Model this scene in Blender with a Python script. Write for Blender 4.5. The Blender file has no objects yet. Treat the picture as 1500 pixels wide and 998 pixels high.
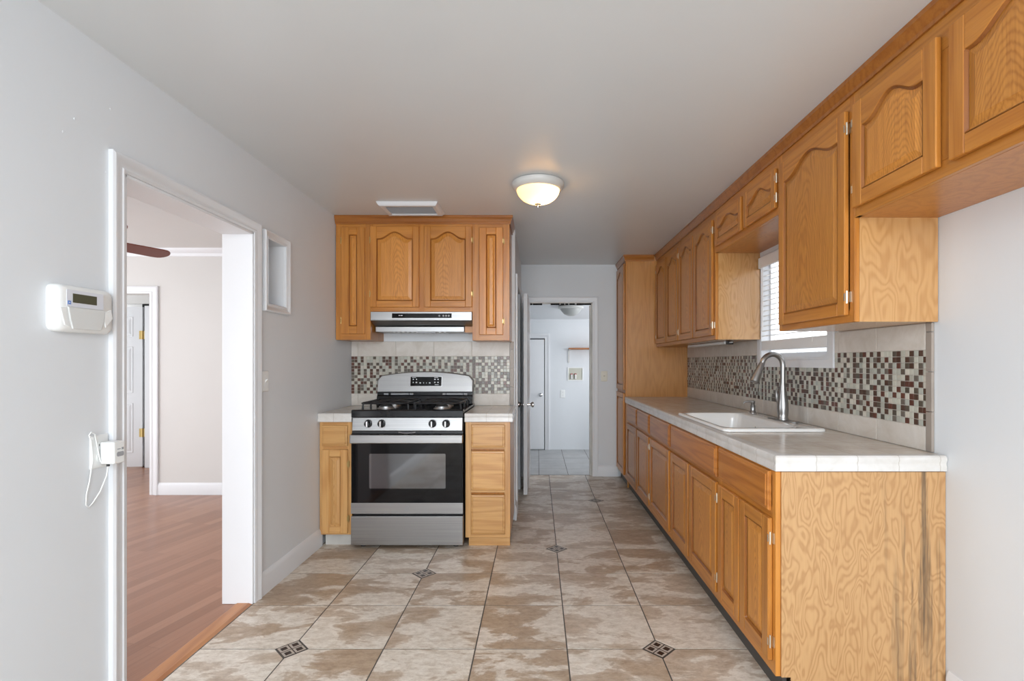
import bpy, bmesh, math, random
from mathutils import Vector, Matrix

random.seed(7)
PI = math.pi
scn = bpy.context.scene
COL = scn.collection

# ------------------------------------------------------------------ camera
CAM_H = 1.27
ZCL = 2.358            # kitchen ceiling height
cam_data = bpy.data.cameras.new('camera')
cam = bpy.data.objects.new('camera', cam_data)
COL.objects.link(cam)
cam.location = (0, 0, CAM_H)
cam.rotation_euler = (PI / 2, 0, 0)
cam_data.sensor_width = 36.0
cam_data.lens = 18.0
cam_data.shift_x = -37 / 1500
cam_data.shift_y = 32 / 1500
cam_data.clip_start = 0.02
scn.camera = cam

# ------------------------------------------------------------------ view, world, large lights
scn.view_settings.view_transform = 'Standard'
scn.view_settings.look = 'None'
scn.view_settings.exposure = 0.17
scn.view_settings.gamma = 1.0
scn.view_settings.use_curve_mapping = False

world = bpy.data.worlds.new('world')
scn.world = world
world.use_nodes = True
bg = world.node_tree.nodes['Background']
bg.inputs[0].default_value = (0.92, 0.96, 1.0, 1)
bg.inputs[1].default_value = 2.4


def area(name, loc, rot, sx, sy, power, color):
    d = bpy.data.lights.new(name, 'AREA')
    d.shape = 'RECTANGLE'
    d.size, d.size_y = sx, sy
    d.energy = power
    d.color = color
    o = bpy.data.objects.new(name, d)
    o.location = loc
    o.rotation_euler = rot
    COL.objects.link(o)
    return o


# daylight through the patio door behind the camera
area('patio_daylight', (0.0, -3.35, 1.35), (PI / 2, 0, 0), 2.6, 2.0, 94, (0.86, 0.935, 1.0))
# unseen overhead fill added behind the camera to brighten the floor, no fixture
area('overhead_fill', (0.1, -0.75, ZCL - 0.15), (math.radians(24), 0, 0), 1.6, 1.0, 42, (0.92, 0.96, 1.0))
# daylight through the windows of the next room, on its left
area('dining_daylight', (-5.1, 2.6, 1.5), (PI / 2, 0, -PI / 2), 2.6, 1.8, 27, (0.95, 0.96, 1.0))
# laundry room window, out of sight to the right
area('laundry_daylight', (1.6, 6.6, 1.35), (PI / 2, 0, PI / 2), 0.9, 1.1, 16, (0.95, 0.97, 1.0))

# ------------------------------------------------------------------ materials
MATS = {}


def new_mat(name):
    m = bpy.data.materials.new(name)
    m.use_nodes = True
    MATS[name] = m
    nt = m.node_tree
    return m, nt, nt.nodes['Principled BSDF']


def N(nt, typ, **kw):
    n = nt.nodes.new(typ)
    for k, v in kw.items():
        setattr(n, k, v)
    return n


def ramp(nt, stops, interp='LINEAR'):
    r = N(nt, 'ShaderNodeValToRGB')
    r.color_ramp.interpolation = interp
    e = r.color_ramp.elements
    while len(e) < len(stops):
        e.new(0.5)
    for i, (p, c) in enumerate(stops):
        e[i].position = p
        e[i].color = (c[0], c[1], c[2], 1)
    return r


def noise(nt, vec, scale=5, detail=4, rough=0.5, dist=0.0):
    n = N(nt, 'ShaderNodeTexNoise')
    n.inputs['Scale'].default_value = scale
    n.inputs['Detail'].default_value = detail
    n.inputs['Roughness'].default_value = rough
    n.inputs['Distortion'].default_value = dist
    if vec is not None:
        nt.links.new(vec, n.inputs['Vector'])
    return n


def math_n(nt, op, a, b=None, c=None):
    n = N(nt, 'ShaderNodeMath', operation=op)
    for i, x in enumerate((a, b, c)):
        if x is None:
            continue
        if isinstance(x, (int, float)):
            n.inputs[i].default_value = x
        else:
            nt.links.new(x, n.inputs[i])
    return n.outputs[0]


def mixc(nt, fac, a, b, mode='MIX'):
    n = N(nt, 'ShaderNodeMix', data_type='RGBA', blend_type=mode)
    for i, x in ((0, fac), (6, a), (7, b)):
        if isinstance(x, (int, float)):
            n.inputs[i].default_value = x
        elif isinstance(x, tuple):
            n.inputs[i].default_value = (x[0], x[1], x[2], 1)
        else:
            nt.links.new(x, n.inputs[i])
    return n.outputs[2]


def bump(nt, b, height, strength=0.1, dist=0.01):
    n = N(nt, 'ShaderNodeBump')
    n.inputs['Strength'].default_value = strength
    n.inputs['Distance'].default_value = dist
    nt.links.new(height, n.inputs['Height'])
    nt.links.new(n.outputs[0], b.inputs['Normal'])


def objcoord(nt):
    tc = N(nt, 'ShaderNodeTexCoord')
    return tc.outputs['Object']


def vmul(nt, v, s):
    n = N(nt, 'ShaderNodeVectorMath', operation='MULTIPLY')
    nt.links.new(v, n.inputs[0])
    n.inputs[1].default_value = s
    return n.outputs[0]


def vadd(nt, v, w):
    n = N(nt, 'ShaderNodeVectorMath', operation='ADD')
    nt.links.new(v, n.inputs[0])
    if isinstance(w, tuple):
        n.inputs[1].default_value = w
    else:
        nt.links.new(w, n.inputs[1])
    return n.outputs[0]


def plain(name, color, rough=0.5, metal=0.0, bumpy=0.0, bscale=60, spec=0.5, coat=0.0, vary=0.03):
    m, nt, b = new_mat(name)
    b.inputs['Roughness'].default_value = rough
    b.inputs['Metallic'].default_value = metal
    b.inputs['Specular IOR Level'].default_value = spec
    b.inputs['Coat Weight'].default_value = coat
    oc = objcoord(nt)
    n = noise(nt, oc, 3.0, 3)
    c0 = tuple(x * (1 - vary) for x in color)
    c1 = tuple(min(1, x * (1 + vary)) for x in color)
    r = ramp(nt, [(0.3, c0), (0.7, c1)])
    nt.links.new(n.outputs[0], r.inputs[0])
    nt.links.new(r.outputs[0], b.inputs['Base Color'])
    if bumpy:
        n2 = noise(nt, oc, bscale, 4)
        bump(nt, b, n2.outputs[0], bumpy, 0.004)
    return m


plain('wall_paint', (0.73, 0.755, 0.78), 0.5, bumpy=0.12, bscale=25, vary=0.008)
plain('ceiling_paint', (0.735, 0.755, 0.765), 0.33, bumpy=0.05, bscale=14, vary=0.008)
plain('trim_paint', (0.77, 0.78, 0.80), 0.35, vary=0.01)
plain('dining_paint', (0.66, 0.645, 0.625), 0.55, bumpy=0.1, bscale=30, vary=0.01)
plain('white_plastic', (0.83, 0.84, 0.83), 0.35, vary=0.01)
plain('ivory_plastic', (0.78, 0.75, 0.64), 0.4, vary=0.01)
plain('grey_plastic', (0.35, 0.36, 0.38), 0.4)
plain('porcelain', (0.88, 0.87, 0.85), 0.12, coat=0.3, vary=0.005)
plain('black_enamel', (0.010, 0.011, 0.013), 0.16, spec=0.4)
plain('cast_iron', (0.02, 0.02, 0.022), 0.38)
plain('black_gloss', (0.005, 0.005, 0.006), 0.05, spec=0.28)
plain('black_plastic', (0.02, 0.02, 0.022), 0.4)
plain('chrome', (0.72, 0.72, 0.73), 0.18, metal=1.0)
plain('nickel', (0.36, 0.355, 0.35), 0.28, metal=1.0)
plain('aluminium', (0.62, 0.62, 0.62), 0.35, metal=1.0)
plain('brass', (0.50, 0.36, 0.15), 0.32, metal=1.0)
plain('counter_edge', (0.76, 0.73, 0.69), 0.2, vary=0.04)
plain('hinge_metal', (0.75, 0.70, 0.58), 0.28, metal=0.9)
plain('lcd', (0.09, 0.09, 0.06), 0.2)
plain('blue_label', (0.12, 0.24, 0.62), 0.4)
plain('light_print', (0.7, 0.72, 0.75), 0.4)
plain('grey_print', (0.3, 0.32, 0.35), 0.5)
plain('screen_panel', (0.70, 0.72, 0.78), 0.3)
plain('keypad_flap', (0.68, 0.69, 0.68), 0.35)
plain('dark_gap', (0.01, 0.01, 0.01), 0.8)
plain('grout_dark', (0.10, 0.09, 0.08), 0.8)
plain('grout_light', (0.55, 0.50, 0.44), 0.8)
plain('blind_white', (0.88, 0.88, 0.88), 0.35)
plain('vinyl_base', (0.06, 0.055, 0.05), 0.5)
plain('fan_wood', (0.17, 0.035, 0.018), 0.35)
plain('shelf_wood', (0.36, 0.14, 0.05), 0.5)
plain('valve_red', (0.4, 0.03, 0.02), 0.4)
plain('box_beige', (0.55, 0.55, 0.47), 0.6)
plain('dull_glass', (0.42, 0.43, 0.42), 0.35)
plain('lamp_rim', (0.62, 0.62, 0.60), 0.4)
plain('fence_grey', (0.62, 0.61, 0.60), 0.8)
plain('grubby_plaster', (0.62, 0.60, 0.56), 0.7, bumpy=0.4, bscale=20, vary=0.25)
plain('tile_accent', (0.48, 0.42, 0.36), 0.4)
plain('tile_brown', (0.035, 0.018, 0.012), 0.3)


def grain(name, axis, light, dark, ring=20.0, streak=1.0, rough=0.3, stretch=0.10, ply=False, stain=None, coat=0.12, scale=3.2, depth=0.6):
    """wood whose grain runs along the given local axis"""
    m, nt, b = new_mat(name)
    oc = objcoord(nt)
    oi = N(nt, 'ShaderNodeObjectInfo')
    cx = N(nt, 'ShaderNodeCombineXYZ')
    for i, k in enumerate((13.7, 7.3, 21.1)):
        nt.links.new(math_n(nt, 'MULTIPLY', oi.outputs['Random'], k), cx.inputs[i])
    v = vadd(nt, oc, cx.outputs[0])
    s = [1.0, 1.0, 1.0]
    s['xyz'.index(axis)] = stretch
    vs = vmul(nt, v, tuple(s))
    # growth rings: fine contour lines of a stretched noise, a little ragged
    n1 = noise(nt, vs, scale, 2 if ply else 1, 0.45, 0.3 if ply else 0.0)
    n1b = noise(nt, vmul(nt, v, tuple(0.25 if q < 1 else 1.0 for q in s)), 45, 2, 0.5)
    hgt = math_n(nt, 'MULTIPLY_ADD', n1b.outputs[0], 0.012, n1.outputs[0])
    ph = math_n(nt, 'MULTIPLY', hgt, ring * 6.283)
    sn = math_n(nt, 'SINE', ph)
    rings = math_n(nt, 'MULTIPLY_ADD', sn, 0.5, 0.5)
    rings = math_n(nt, 'POWER', rings, 2.0)
    # pores
    s2 = [1.0, 1.0, 1.0]
    s2['xyz'.index(axis)] = 0.035
    n2 = noise(nt, vmul(nt, v, tuple(s2)), 130, 3, 0.6)
    p = ramp(nt, [(0.42, (0, 0, 0)), (0.68, (1, 1, 1))])
    nt.links.new(n2.outputs[0], p.inputs[0])
    # broad tone
    n3 = noise(nt, vs, 2.2, 2)
    t = ramp(nt, [(0.3, (0, 0, 0)), (0.7, (1, 1, 1))])
    nt.links.new(n3.outputs[0], t.inputs[0])
    f = math_n(nt, 'MULTIPLY', rings, depth)
    f = math_n(nt, 'MULTIPLY_ADD', p.outputs[0], 0.28 * streak, f)
    f = math_n(nt, 'MULTIPLY_ADD', t.outputs[0], 0.2, f)
    c = mixc(nt, f, light, dark)
    # every board its own depth of stain
    rr = math_n(nt, 'MULTIPLY_ADD', oi.outputs['Random'], 0.2, 0.9)
    hv = N(nt, 'ShaderNodeHueSaturation')
    nt.links.new(rr, hv.inputs['Value'])
    nt.links.new(c, hv.inputs['Color'])
    c = hv.outputs[0]
    if stain:
        c = stain(nt, oc, c)
    nt.links.new(c, b.inputs['Base Color'])
    b.inputs['Roughness'].default_value = rough
    b.inputs['Coat Weight'].default_value = coat
    b.inputs['Coat Roughness'].default_value = 0.25
    bump(nt, b, p.outputs[0], -0.05, 0.002)
    return m


OL, OD = (0.60, 0.25, 0.046), (0.35, 0.108, 0.012)
for ax in 'xyz':
    grain('oak_' + ax, ax, OL, OD, ring=7, scale=9.0, stretch=0.06, depth=0.38)
grain('oak_drawer', 'x', (0.52, 0.20, 0.036), (0.31, 0.09, 0.010), ring=7, scale=9.0, stretch=0.06, depth=0.45)
OML, OMD = (0.42, 0.155, 0.027), (0.26, 0.075, 0.009)
grain('oak_molding_x', 'x', OML, OMD, ring=7, scale=9.0, stretch=0.06, depth=0.4)
grain('oak_profile', 'z', (0.34, 0.12, 0.02), (0.21, 0.06, 0.008), 4)
grain('oak_ply', 'z', (0.54, 0.215, 0.04), (0.36, 0.12, 0.016), ring=8, scale=8.0, stretch=0.08, depth=0.35)
BL, BD = (0.68, 0.385, 0.145), (0.45, 0.20, 0.055)
for ax in 'xz':
    grain('bare_oak_' + ax, ax, BL, BD, ring=7, scale=9.0, stretch=0.06, depth=0.4)


def cathedral(name, light, dark):
    """flat-sawn board: nested arches of grain running up the panel"""
    m, nt, b = new_mat(name)
    tc = N(nt, 'ShaderNodeTexCoord')
    oi = N(nt, 'ShaderNodeObjectInfo')
    g_ = N(nt, 'ShaderNodeSeparateXYZ')
    nt.links.new(tc.outputs['Generated'], g_.inputs[0])
    rnd = oi.outputs['Random']
    cx = N(nt, 'ShaderNodeCombineXYZ')
    for i, k in enumerate((13.7, 7.3, 21.1)):
        nt.links.new(math_n(nt, 'MULTIPLY', rnd, k), cx.inputs[i])
    v = vadd(nt, tc.outputs['Object'], cx.outputs[0])
    x = math_n(nt, 'SUBTRACT', g_.outputs[0], math_n(nt, 'MULTIPLY_ADD', rnd, 0.3, 0.35))
    n0 = noise(nt, vmul(nt, v, (1, 1, 0.35)), 7, 2, 0.5)
    n1 = noise(nt, vmul(nt, v, (1, 1, 0.2)), 45, 2, 0.5)
    h = math_n(nt, 'MULTIPLY', math_n(nt, 'MULTIPLY', x, x), 9.0)
    h = math_n(nt, 'MULTIPLY_ADD', g_.outputs[2], 1.5, h)
    h = math_n(nt, 'MULTIPLY_ADD', n0.outputs[0], 1.1, h)
    h = math_n(nt, 'MULTIPLY_ADD', n1.outputs[0], 0.22, h)
    sn = math_n(nt, 'SINE', math_n(nt, 'MULTIPLY', h, 42.0))
    rings = math_n(nt, 'POWER', math_n(nt, 'MULTIPLY_ADD', sn, 0.5, 0.5), 2.0)
    n2 = noise(nt, vmul(nt, v, (1, 1, 0.04)), 150, 3, 0.6)
    p = ramp(nt, [(0.40, (0, 0, 0)), (0.68, (1, 1, 1))])
    nt.links.new(n2.outputs[0], p.inputs[0])
    f = math_n(nt, 'MULTIPLY', rings, 0.36)
    f = math_n(nt, 'MULTIPLY_ADD', p.outputs[0], 0.36, f)
    c = mixc(nt, f, light, dark)
    hv = N(nt, 'ShaderNodeHueSaturation')
    nt.links.new(math_n(nt, 'MULTIPLY_ADD', rnd, 0.2, 0.9), hv.inputs['Value'])
    nt.links.new(c, hv.inputs['Color'])
    nt.links.new(hv.outputs[0], b.inputs['Base Color'])
    b.inputs['Roughness'].default_value = 0.3
    b.inputs['Coat Weight'].default_value = 0.12
    b.inputs['Coat Roughness'].default_value = 0.25
    bump(nt, b, p.outputs[0], -0.05, 0.002)


cathedral('oak_panel', (0.64, 0.275, 0.055), (0.32, 0.095, 0.011))
cathedral('bare_oak_panel', BL, (0.44, 0.18, 0.04))


def ply_stain(nt, oc, c):
    # water streaks: dark vertical marks near the wall side of the panel, and a few knots
    sx = N(nt, 'ShaderNodeSeparateXYZ')
    nt.links.new(oc, sx.inputs[0])
    n = noise(nt, vmul(nt, oc, (26, 1, 1.1)), 1.0, 5, 0.65)
    n2 = noise(nt, vmul(nt, oc, (9, 1, 3.0)), 1.0, 4, 0.6)
    # local x runs wall -> room on this panel, y is depth
    edge = N(nt, 'ShaderNodeMapRange')
    edge.inputs[1].default_value = 0.36
    edge.inputs[2].default_value = 0.52
    nt.links.new(sx.outputs[1], edge.inputs[0])
    n3 = noise(nt, vmul(nt, oc, (1, 30, 1.0)), 1.0, 5, 0.65)
    r = ramp(nt, [(0.52, (0, 0, 0)), (0.66, (1, 1, 1))])
    nt.links.new(n3.outputs[0], r.inputs[0])
    f = math_n(nt, 'MULTIPLY', r.outputs[0], edge.outputs[0])
    f = math_n(nt, 'MULTIPLY', f, 0.95)
    return mixc(nt, f, c, (0.13, 0.085, 0.05))


grain('rotary_plywood', 'z', (0.57, 0.34, 0.155), (0.37, 0.185, 0.07), ring=13, stretch=0.36, ply=True, rough=0.45,
      stain=ply_stain, streak=0.7, coat=0.0, scale=13.0, depth=0.5)
grain('rotary_plywood_plain', 'z', (0.60, 0.335, 0.13), (0.40, 0.18, 0.05), ring=13, stretch=0.3, ply=True, rough=0.22,
      streak=0.6, scale=9.0, depth=0.42, coat=0.5)
grain('pantry_plywood', 'z', (0.60, 0.275, 0.065), (0.43, 0.165, 0.028), ring=8, stretch=0.12, ply=True, rough=0.3,
      streak=1.2, scale=9.0, depth=0.35)


def stone_floor_mat():
    m, nt, b = new_mat('stone_tile')
    oc = objcoord(nt)
    at = N(nt, 'ShaderNodeAttribute', attribute_name='rnd')
    off = N(nt, 'ShaderNodeVectorMath', operation='SCALE')
    nt.links.new(at.outputs['Vector'], off.inputs[0])
    off.inputs['Scale'].default_value = 40
    v = vadd(nt, oc, off.outputs[0])
    vs = vmul(nt, v, (0.75, 1.45, 1))
    n1 = noise(nt, vs, 3.9, 9, 0.62, 0.35)
    r1 = ramp(nt, [(0.485, (0, 0, 0)), (0.515, (0.7, 0.7, 0.7)), (0.60, (1, 1, 1))])
    nt.links.new(n1.outputs[0], r1.inputs[0])
    n2 = noise(nt, vs, 24, 8, 0.75, 0.3)
    r2 = ramp(nt, [(0.40, (0, 0, 0)), (0.64, (1, 1, 1))])
    nt.links.new(n2.outputs[0], r2.inputs[0])
    n4 = noise(nt, vs, 70, 3, 0.7)
    r4 = ramp(nt, [(0.55, (0, 0, 0)), (0.72, (1, 1, 1))])
    nt.links.new(n4.outputs[0], r4.inputs[0])
    cream = mixc(nt, r2.outputs[0], (0.80, 0.735, 0.65), (0.57, 0.485, 0.395))
    tan = mixc(nt, r2.outputs[0], (0.49, 0.37, 0.265), (0.35, 0.25, 0.17))
    sep = N(nt, 'ShaderNodeSeparateColor')
    nt.links.new(at.outputs['Color'], sep.inputs[0])
    bias = math_n(nt, 'MULTIPLY_ADD', sep.outputs[2], 0.5, -0.25)
    f = math_n(nt, 'ADD', r1.outputs[0], bias)
    f = math_n(nt, 'MINIMUM', math_n(nt, 'MAXIMUM', f, 0.0), 1.0)
    c = mixc(nt, f, cream, tan)
    f4 = math_n(nt, 'MULTIPLY', r4.outputs[0], 0.25)
    c = mixc(nt, f4, c, (0.2, 0.13, 0.08))
    nt.links.new(c, b.inputs['Base Color'])
    b.inputs['Roughness'].default_value = 0.34
    bump(nt, b, n2.outputs[0], 0.06, 0.004)


stone_floor_mat()


def laundry_mat():
    m, nt, b = new_mat('laundry_tile')
    oc = objcoord(nt)
    at = N(nt, 'ShaderNodeAttribute', attribute_name='rnd')
    v = vadd(nt, oc, at.outputs['Vector'])
    n = noise(nt, v, 6, 5, 0.6)
    r = ramp(nt, [(0.3, (0.34, 0.345, 0.35)), (0.7, (0.46, 0.46, 0.46))])
    nt.links.new(n.outputs[0], r.inputs[0])
    nt.links.new(r.outputs[0], b.inputs['Base Color'])
    b.inputs['Roughness'].default_value = 0.35


laundry_mat()


def wood_floor_mat():
    m, nt, b = new_mat('laminate_planks')
    oc = objcoord(nt)
    mp = N(nt, 'ShaderNodeMapping')
    mp.inputs['Rotation'].default_value = (0, 0, math.radians(-76))
    nt.links.new(oc, mp.inputs['Vector'])
    br = N(nt, 'ShaderNodeTexBrick')
    br.offset = 0.37
    br.inputs['Scale'].default_value = 1.0
    br.inputs['Mortar Size'].default_value = 0.0012
    br.inputs['Brick Width'].default_value = 0.9
    br.inputs['Row Height'].default_value = 0.075
    br.inputs['Color1'].default_value = (0.0, 0.0, 0.0, 1)
    br.inputs['Color2'].default_value = (1, 1, 1, 1)
    br.inputs['Mortar'].default_value = (0.5, 0.5, 0.5, 1)
    nt.links.new(mp.outputs[0], br.inputs['Vector'])
    n1 = noise(nt, vmul(nt, mp.outputs[0], (1.2, 30, 1)), 2.0, 6, 0.65, 0.4)
    f = math_n(nt, 'MULTIPLY_ADD', br.outputs['Color'], 0.45, math_n(nt, 'MULTIPLY', n1.outputs[0], 0.6))
    r = ramp(nt, [(0.15, (0.25, 0.105, 0.055)), (0.55, (0.34, 0.155, 0.088)), (0.95, (0.43, 0.22, 0.135))])
    nt.links.new(f, r.inputs[0])
    c = mixc(nt, math_n(nt, 'MULTIPLY', br.outputs['Fac'], 0.5), r.outputs[0], (0.16, 0.07, 0.04))
    nt.links.new(c, b.inputs['Base Color'])
    b.inputs['Roughness'].default_value = 0.28


wood_floor_mat()
grain('threshold_wood', 'y', (0.50, 0.22, 0.08), (0.36, 0.14, 0.05), rough=0.35)


def counter_mat():
    m, nt, b = new_mat('counter_tile')
    oc = objcoord(nt)
    n = noise(nt, oc, 9, 6, 0.65, 0.6)
    r = ramp(nt, [(0.3, (0.60, 0.53, 0.45)), (0.7, (0.74, 0.69, 0.63))])
    nt.links.new(n.outputs[0], r.inputs[0])
    sx = N(nt, 'ShaderNodeSeparateXYZ')
    nt.links.new(oc, sx.inputs[0])
    fs = []
    for i, o in ((0, 0.05), (1, 0.0)):
        q = math_n(nt, 'MULTIPLY_ADD', sx.outputs[i], 1 / 0.154, 20.0 + o)
        fr = math_n(nt, 'FRACT', q)
        d = math_n(nt, 'ABSOLUTE', math_n(nt, 'SUBTRACT', fr, 0.5))
        fs.append(math_n(nt, 'GREATER_THAN', d, 0.490))
    g = math_n(nt, 'MAXIMUM', fs[0], fs[1])
    c = mixc(nt, math_n(nt, 'MULTIPLY', g, 0.6), r.outputs[0], (0.42, 0.37, 0.31))
    nt.links.new(c, b.inputs['Base Color'])
    b.inputs['Roughness'].default_value = 0.22
    bump(nt, b, math_n(nt, 'SUBTRACT', 1.0, g), 0.3, 0.002)


counter_mat()


def counter_edge_mat():
    m, nt, b = new_mat('counter_edge_tile')
    oc = objcoord(nt)
    n = noise(nt, oc, 12, 5, 0.6, 0.5)
    r = ramp(nt, [(0.3, (0.64, 0.61, 0.57)), (0.7, (0.74, 0.72, 0.70))])
    nt.links.new(n.outputs[0], r.inputs[0])
    sx = N(nt, 'ShaderNodeSeparateXYZ')
    nt.links.new(oc, sx.inputs[0])
    ge = N(nt, 'ShaderNodeNewGeometry')
    sn = N(nt, 'ShaderNodeSeparateXYZ')
    nt.links.new(ge.outputs['True Normal'], sn.inputs[0])
    fs = []
    for i, o in ((0, 0.05), (1, 0.0)):
        q = math_n(nt, 'MULTIPLY_ADD', sx.outputs[i], 1 / 0.154, 20.0 + o)
        d = math_n(nt, 'ABSOLUTE', math_n(nt, 'SUBTRACT', math_n(nt, 'FRACT', q), 0.5))
        # a joint only crosses faces that run along this axis
        along = math_n(nt, 'LESS_THAN', math_n(nt, 'ABSOLUTE', sn.outputs[i]), 0.5)
        fs.append(math_n(nt, 'MULTIPLY', math_n(nt, 'GREATER_THAN', d, 0.489), along))
    g_ = math_n(nt, 'MAXIMUM', fs[0], fs[1])
    c = mixc(nt, math_n(nt, 'MULTIPLY', g_, 0.55), r.outputs[0], (0.42, 0.37, 0.31))
    nt.links.new(c, b.inputs['Base Color'])
    b.inputs['Roughness'].default_value = 0.2


counter_edge_mat()


def wall_tile_mat():
    m, nt, b = new_mat('travertine_tile')
    oc = objcoord(nt)
    at = N(nt, 'ShaderNodeAttribute', attribute_name='rnd')
    v = vadd(nt, oc, at.outputs['Vector'])
    n = noise(nt, v, 8, 6, 0.65, 0.8)
    r = ramp(nt, [(0.3, (0.58, 0.525, 0.46)), (0.7, (0.72, 0.68, 0.63))])
    nt.links.new(n.outputs[0], r.inputs[0])
    nt.links.new(r.outputs[0], b.inputs['Base Color'])
    b.inputs['Roughness'].default_value = 0.35


wall_tile_mat()
plain('border_tile', (0.34, 0.29, 0.25), 0.4, vary=0.15)


def mosaic_mat():
    m, nt, b = new_mat('glass_mosaic')
    at = N(nt, 'ShaderNodeAttribute', attribute_name='rnd')
    nt.links.new(at.outputs['Color'], b.inputs['Base Color'])
    b.inputs['Roughness'].default_value = 0.22


mosaic_mat()


def steel(name, axis):
    m, nt, b = new_mat(name)
    oc = objcoord(nt)
    s = [160.0, 160.0, 160.0]
    s['xyz'.index(axis)] = 1.0
    n = noise(nt, vmul(nt, oc, tuple(s)), 1.0, 3, 0.6)
    r = ramp(nt, [(0.3, (0.31, 0.31, 0.315)), (0.7, (0.41, 0.405, 0.40))])
    nt.links.new(n.outputs[0], r.inputs[0])
    nt.links.new(r.outputs[0], b.inputs['Base Color'])
    b.inputs['Metallic'].default_value = 1.0
    b.inputs['Roughness'].default_value = 0.34
    b.inputs['Anisotropic'].default_value = 0.5
    bump(nt, b, n.outputs[0], 0.03, 0.001)


steel('steel', 'x')


def emit(name, color, strength, rough=0.3):
    m, nt, b = new_mat(name)
    oc = objcoord(nt)
    w = N(nt, 'ShaderNodeTexNoise')
    w.inputs['Scale'].default_value = 9
    nt.links.new(oc, w.inputs['Vector'])
    r = ramp(nt, [(0.3, tuple(c * 0.85 for c in color)), (0.7, color)])
    nt.links.new(w.outputs[0], r.inputs[0])
    b.inputs['Base Color'].default_value = (0.8, 0.75, 0.65, 1)
    nt.links.new(r.outputs[0], b.inputs['Emission Color'])
    b.inputs['Emission Strength'].default_value = strength
    b.inputs['Roughness'].default_value = rough


def lit_glass_mat():
    m, nt, b = new_mat('lit_glass')
    out = [n for n in nt.nodes if n.type == 'OUTPUT_MATERIAL'][0]
    b.inputs['Base Color'].default_value = (0.95, 0.88, 0.75, 1)
    b.inputs['Roughness'].default_value = 0.25
    b.inputs['Emission Color'].default_value = (1.0, 0.70, 0.42, 1)
    b.inputs['Emission Strength'].default_value = 0.25
    oc = objcoord(nt)
    wv = N(nt, 'ShaderNodeTexNoise')
    nt.links.new(oc, wv.inputs['Vector'])
    tr = N(nt, 'ShaderNodeBsdfTranslucent')
    tr.inputs['Color'].default_value = (0.55, 0.43, 0.28, 1)
    mx = N(nt, 'ShaderNodeMixShader')
    mx.inputs[0].default_value = 0.75
    nt.links.new(b.outputs[0], mx.inputs[1])
    nt.links.new(tr.outputs[0], mx.inputs[2])
    nt.links.new(mx.outputs[0], out.inputs[0])


lit_glass_mat()


def oven_glass():
    m, nt, b = new_mat('oven_window')
    oc = objcoord(nt)
    n = noise(nt, oc, 4, 2)
    r = ramp(nt, [(0.3, (0.012, 0.012, 0.016)), (0.7, (0.02, 0.018, 0.024))])
    nt.links.new(n.outputs[0], r.inputs[0])
    nt.links.new(r.outputs[0], b.inputs['Base Color'])
    b.inputs['Roughness'].default_value = 0.06
    b.inputs['IOR'].default_value = 2.4


oven_glass()


def glass_mat():
    m, nt, b = new_mat('window_glass')
    nt.nodes.remove(b)
    out = [n for n in nt.nodes if n.type == 'OUTPUT_MATERIAL'][0]
    tr = N(nt, 'ShaderNodeBsdfTransparent')
    gl = N(nt, 'ShaderNodeBsdfGlossy')
    gl.inputs['Roughness'].default_value = 0.02
    mx = N(nt, 'ShaderNodeMixShader')
    mx.inputs[0].default_value = 0.06
    nt.links.new(tr.outputs[0], mx.inputs[1])
    nt.links.new(gl.outputs[0], mx.inputs[2])
    nt.links.new(mx.outputs[0], out.inputs[0])


glass_mat()


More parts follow.
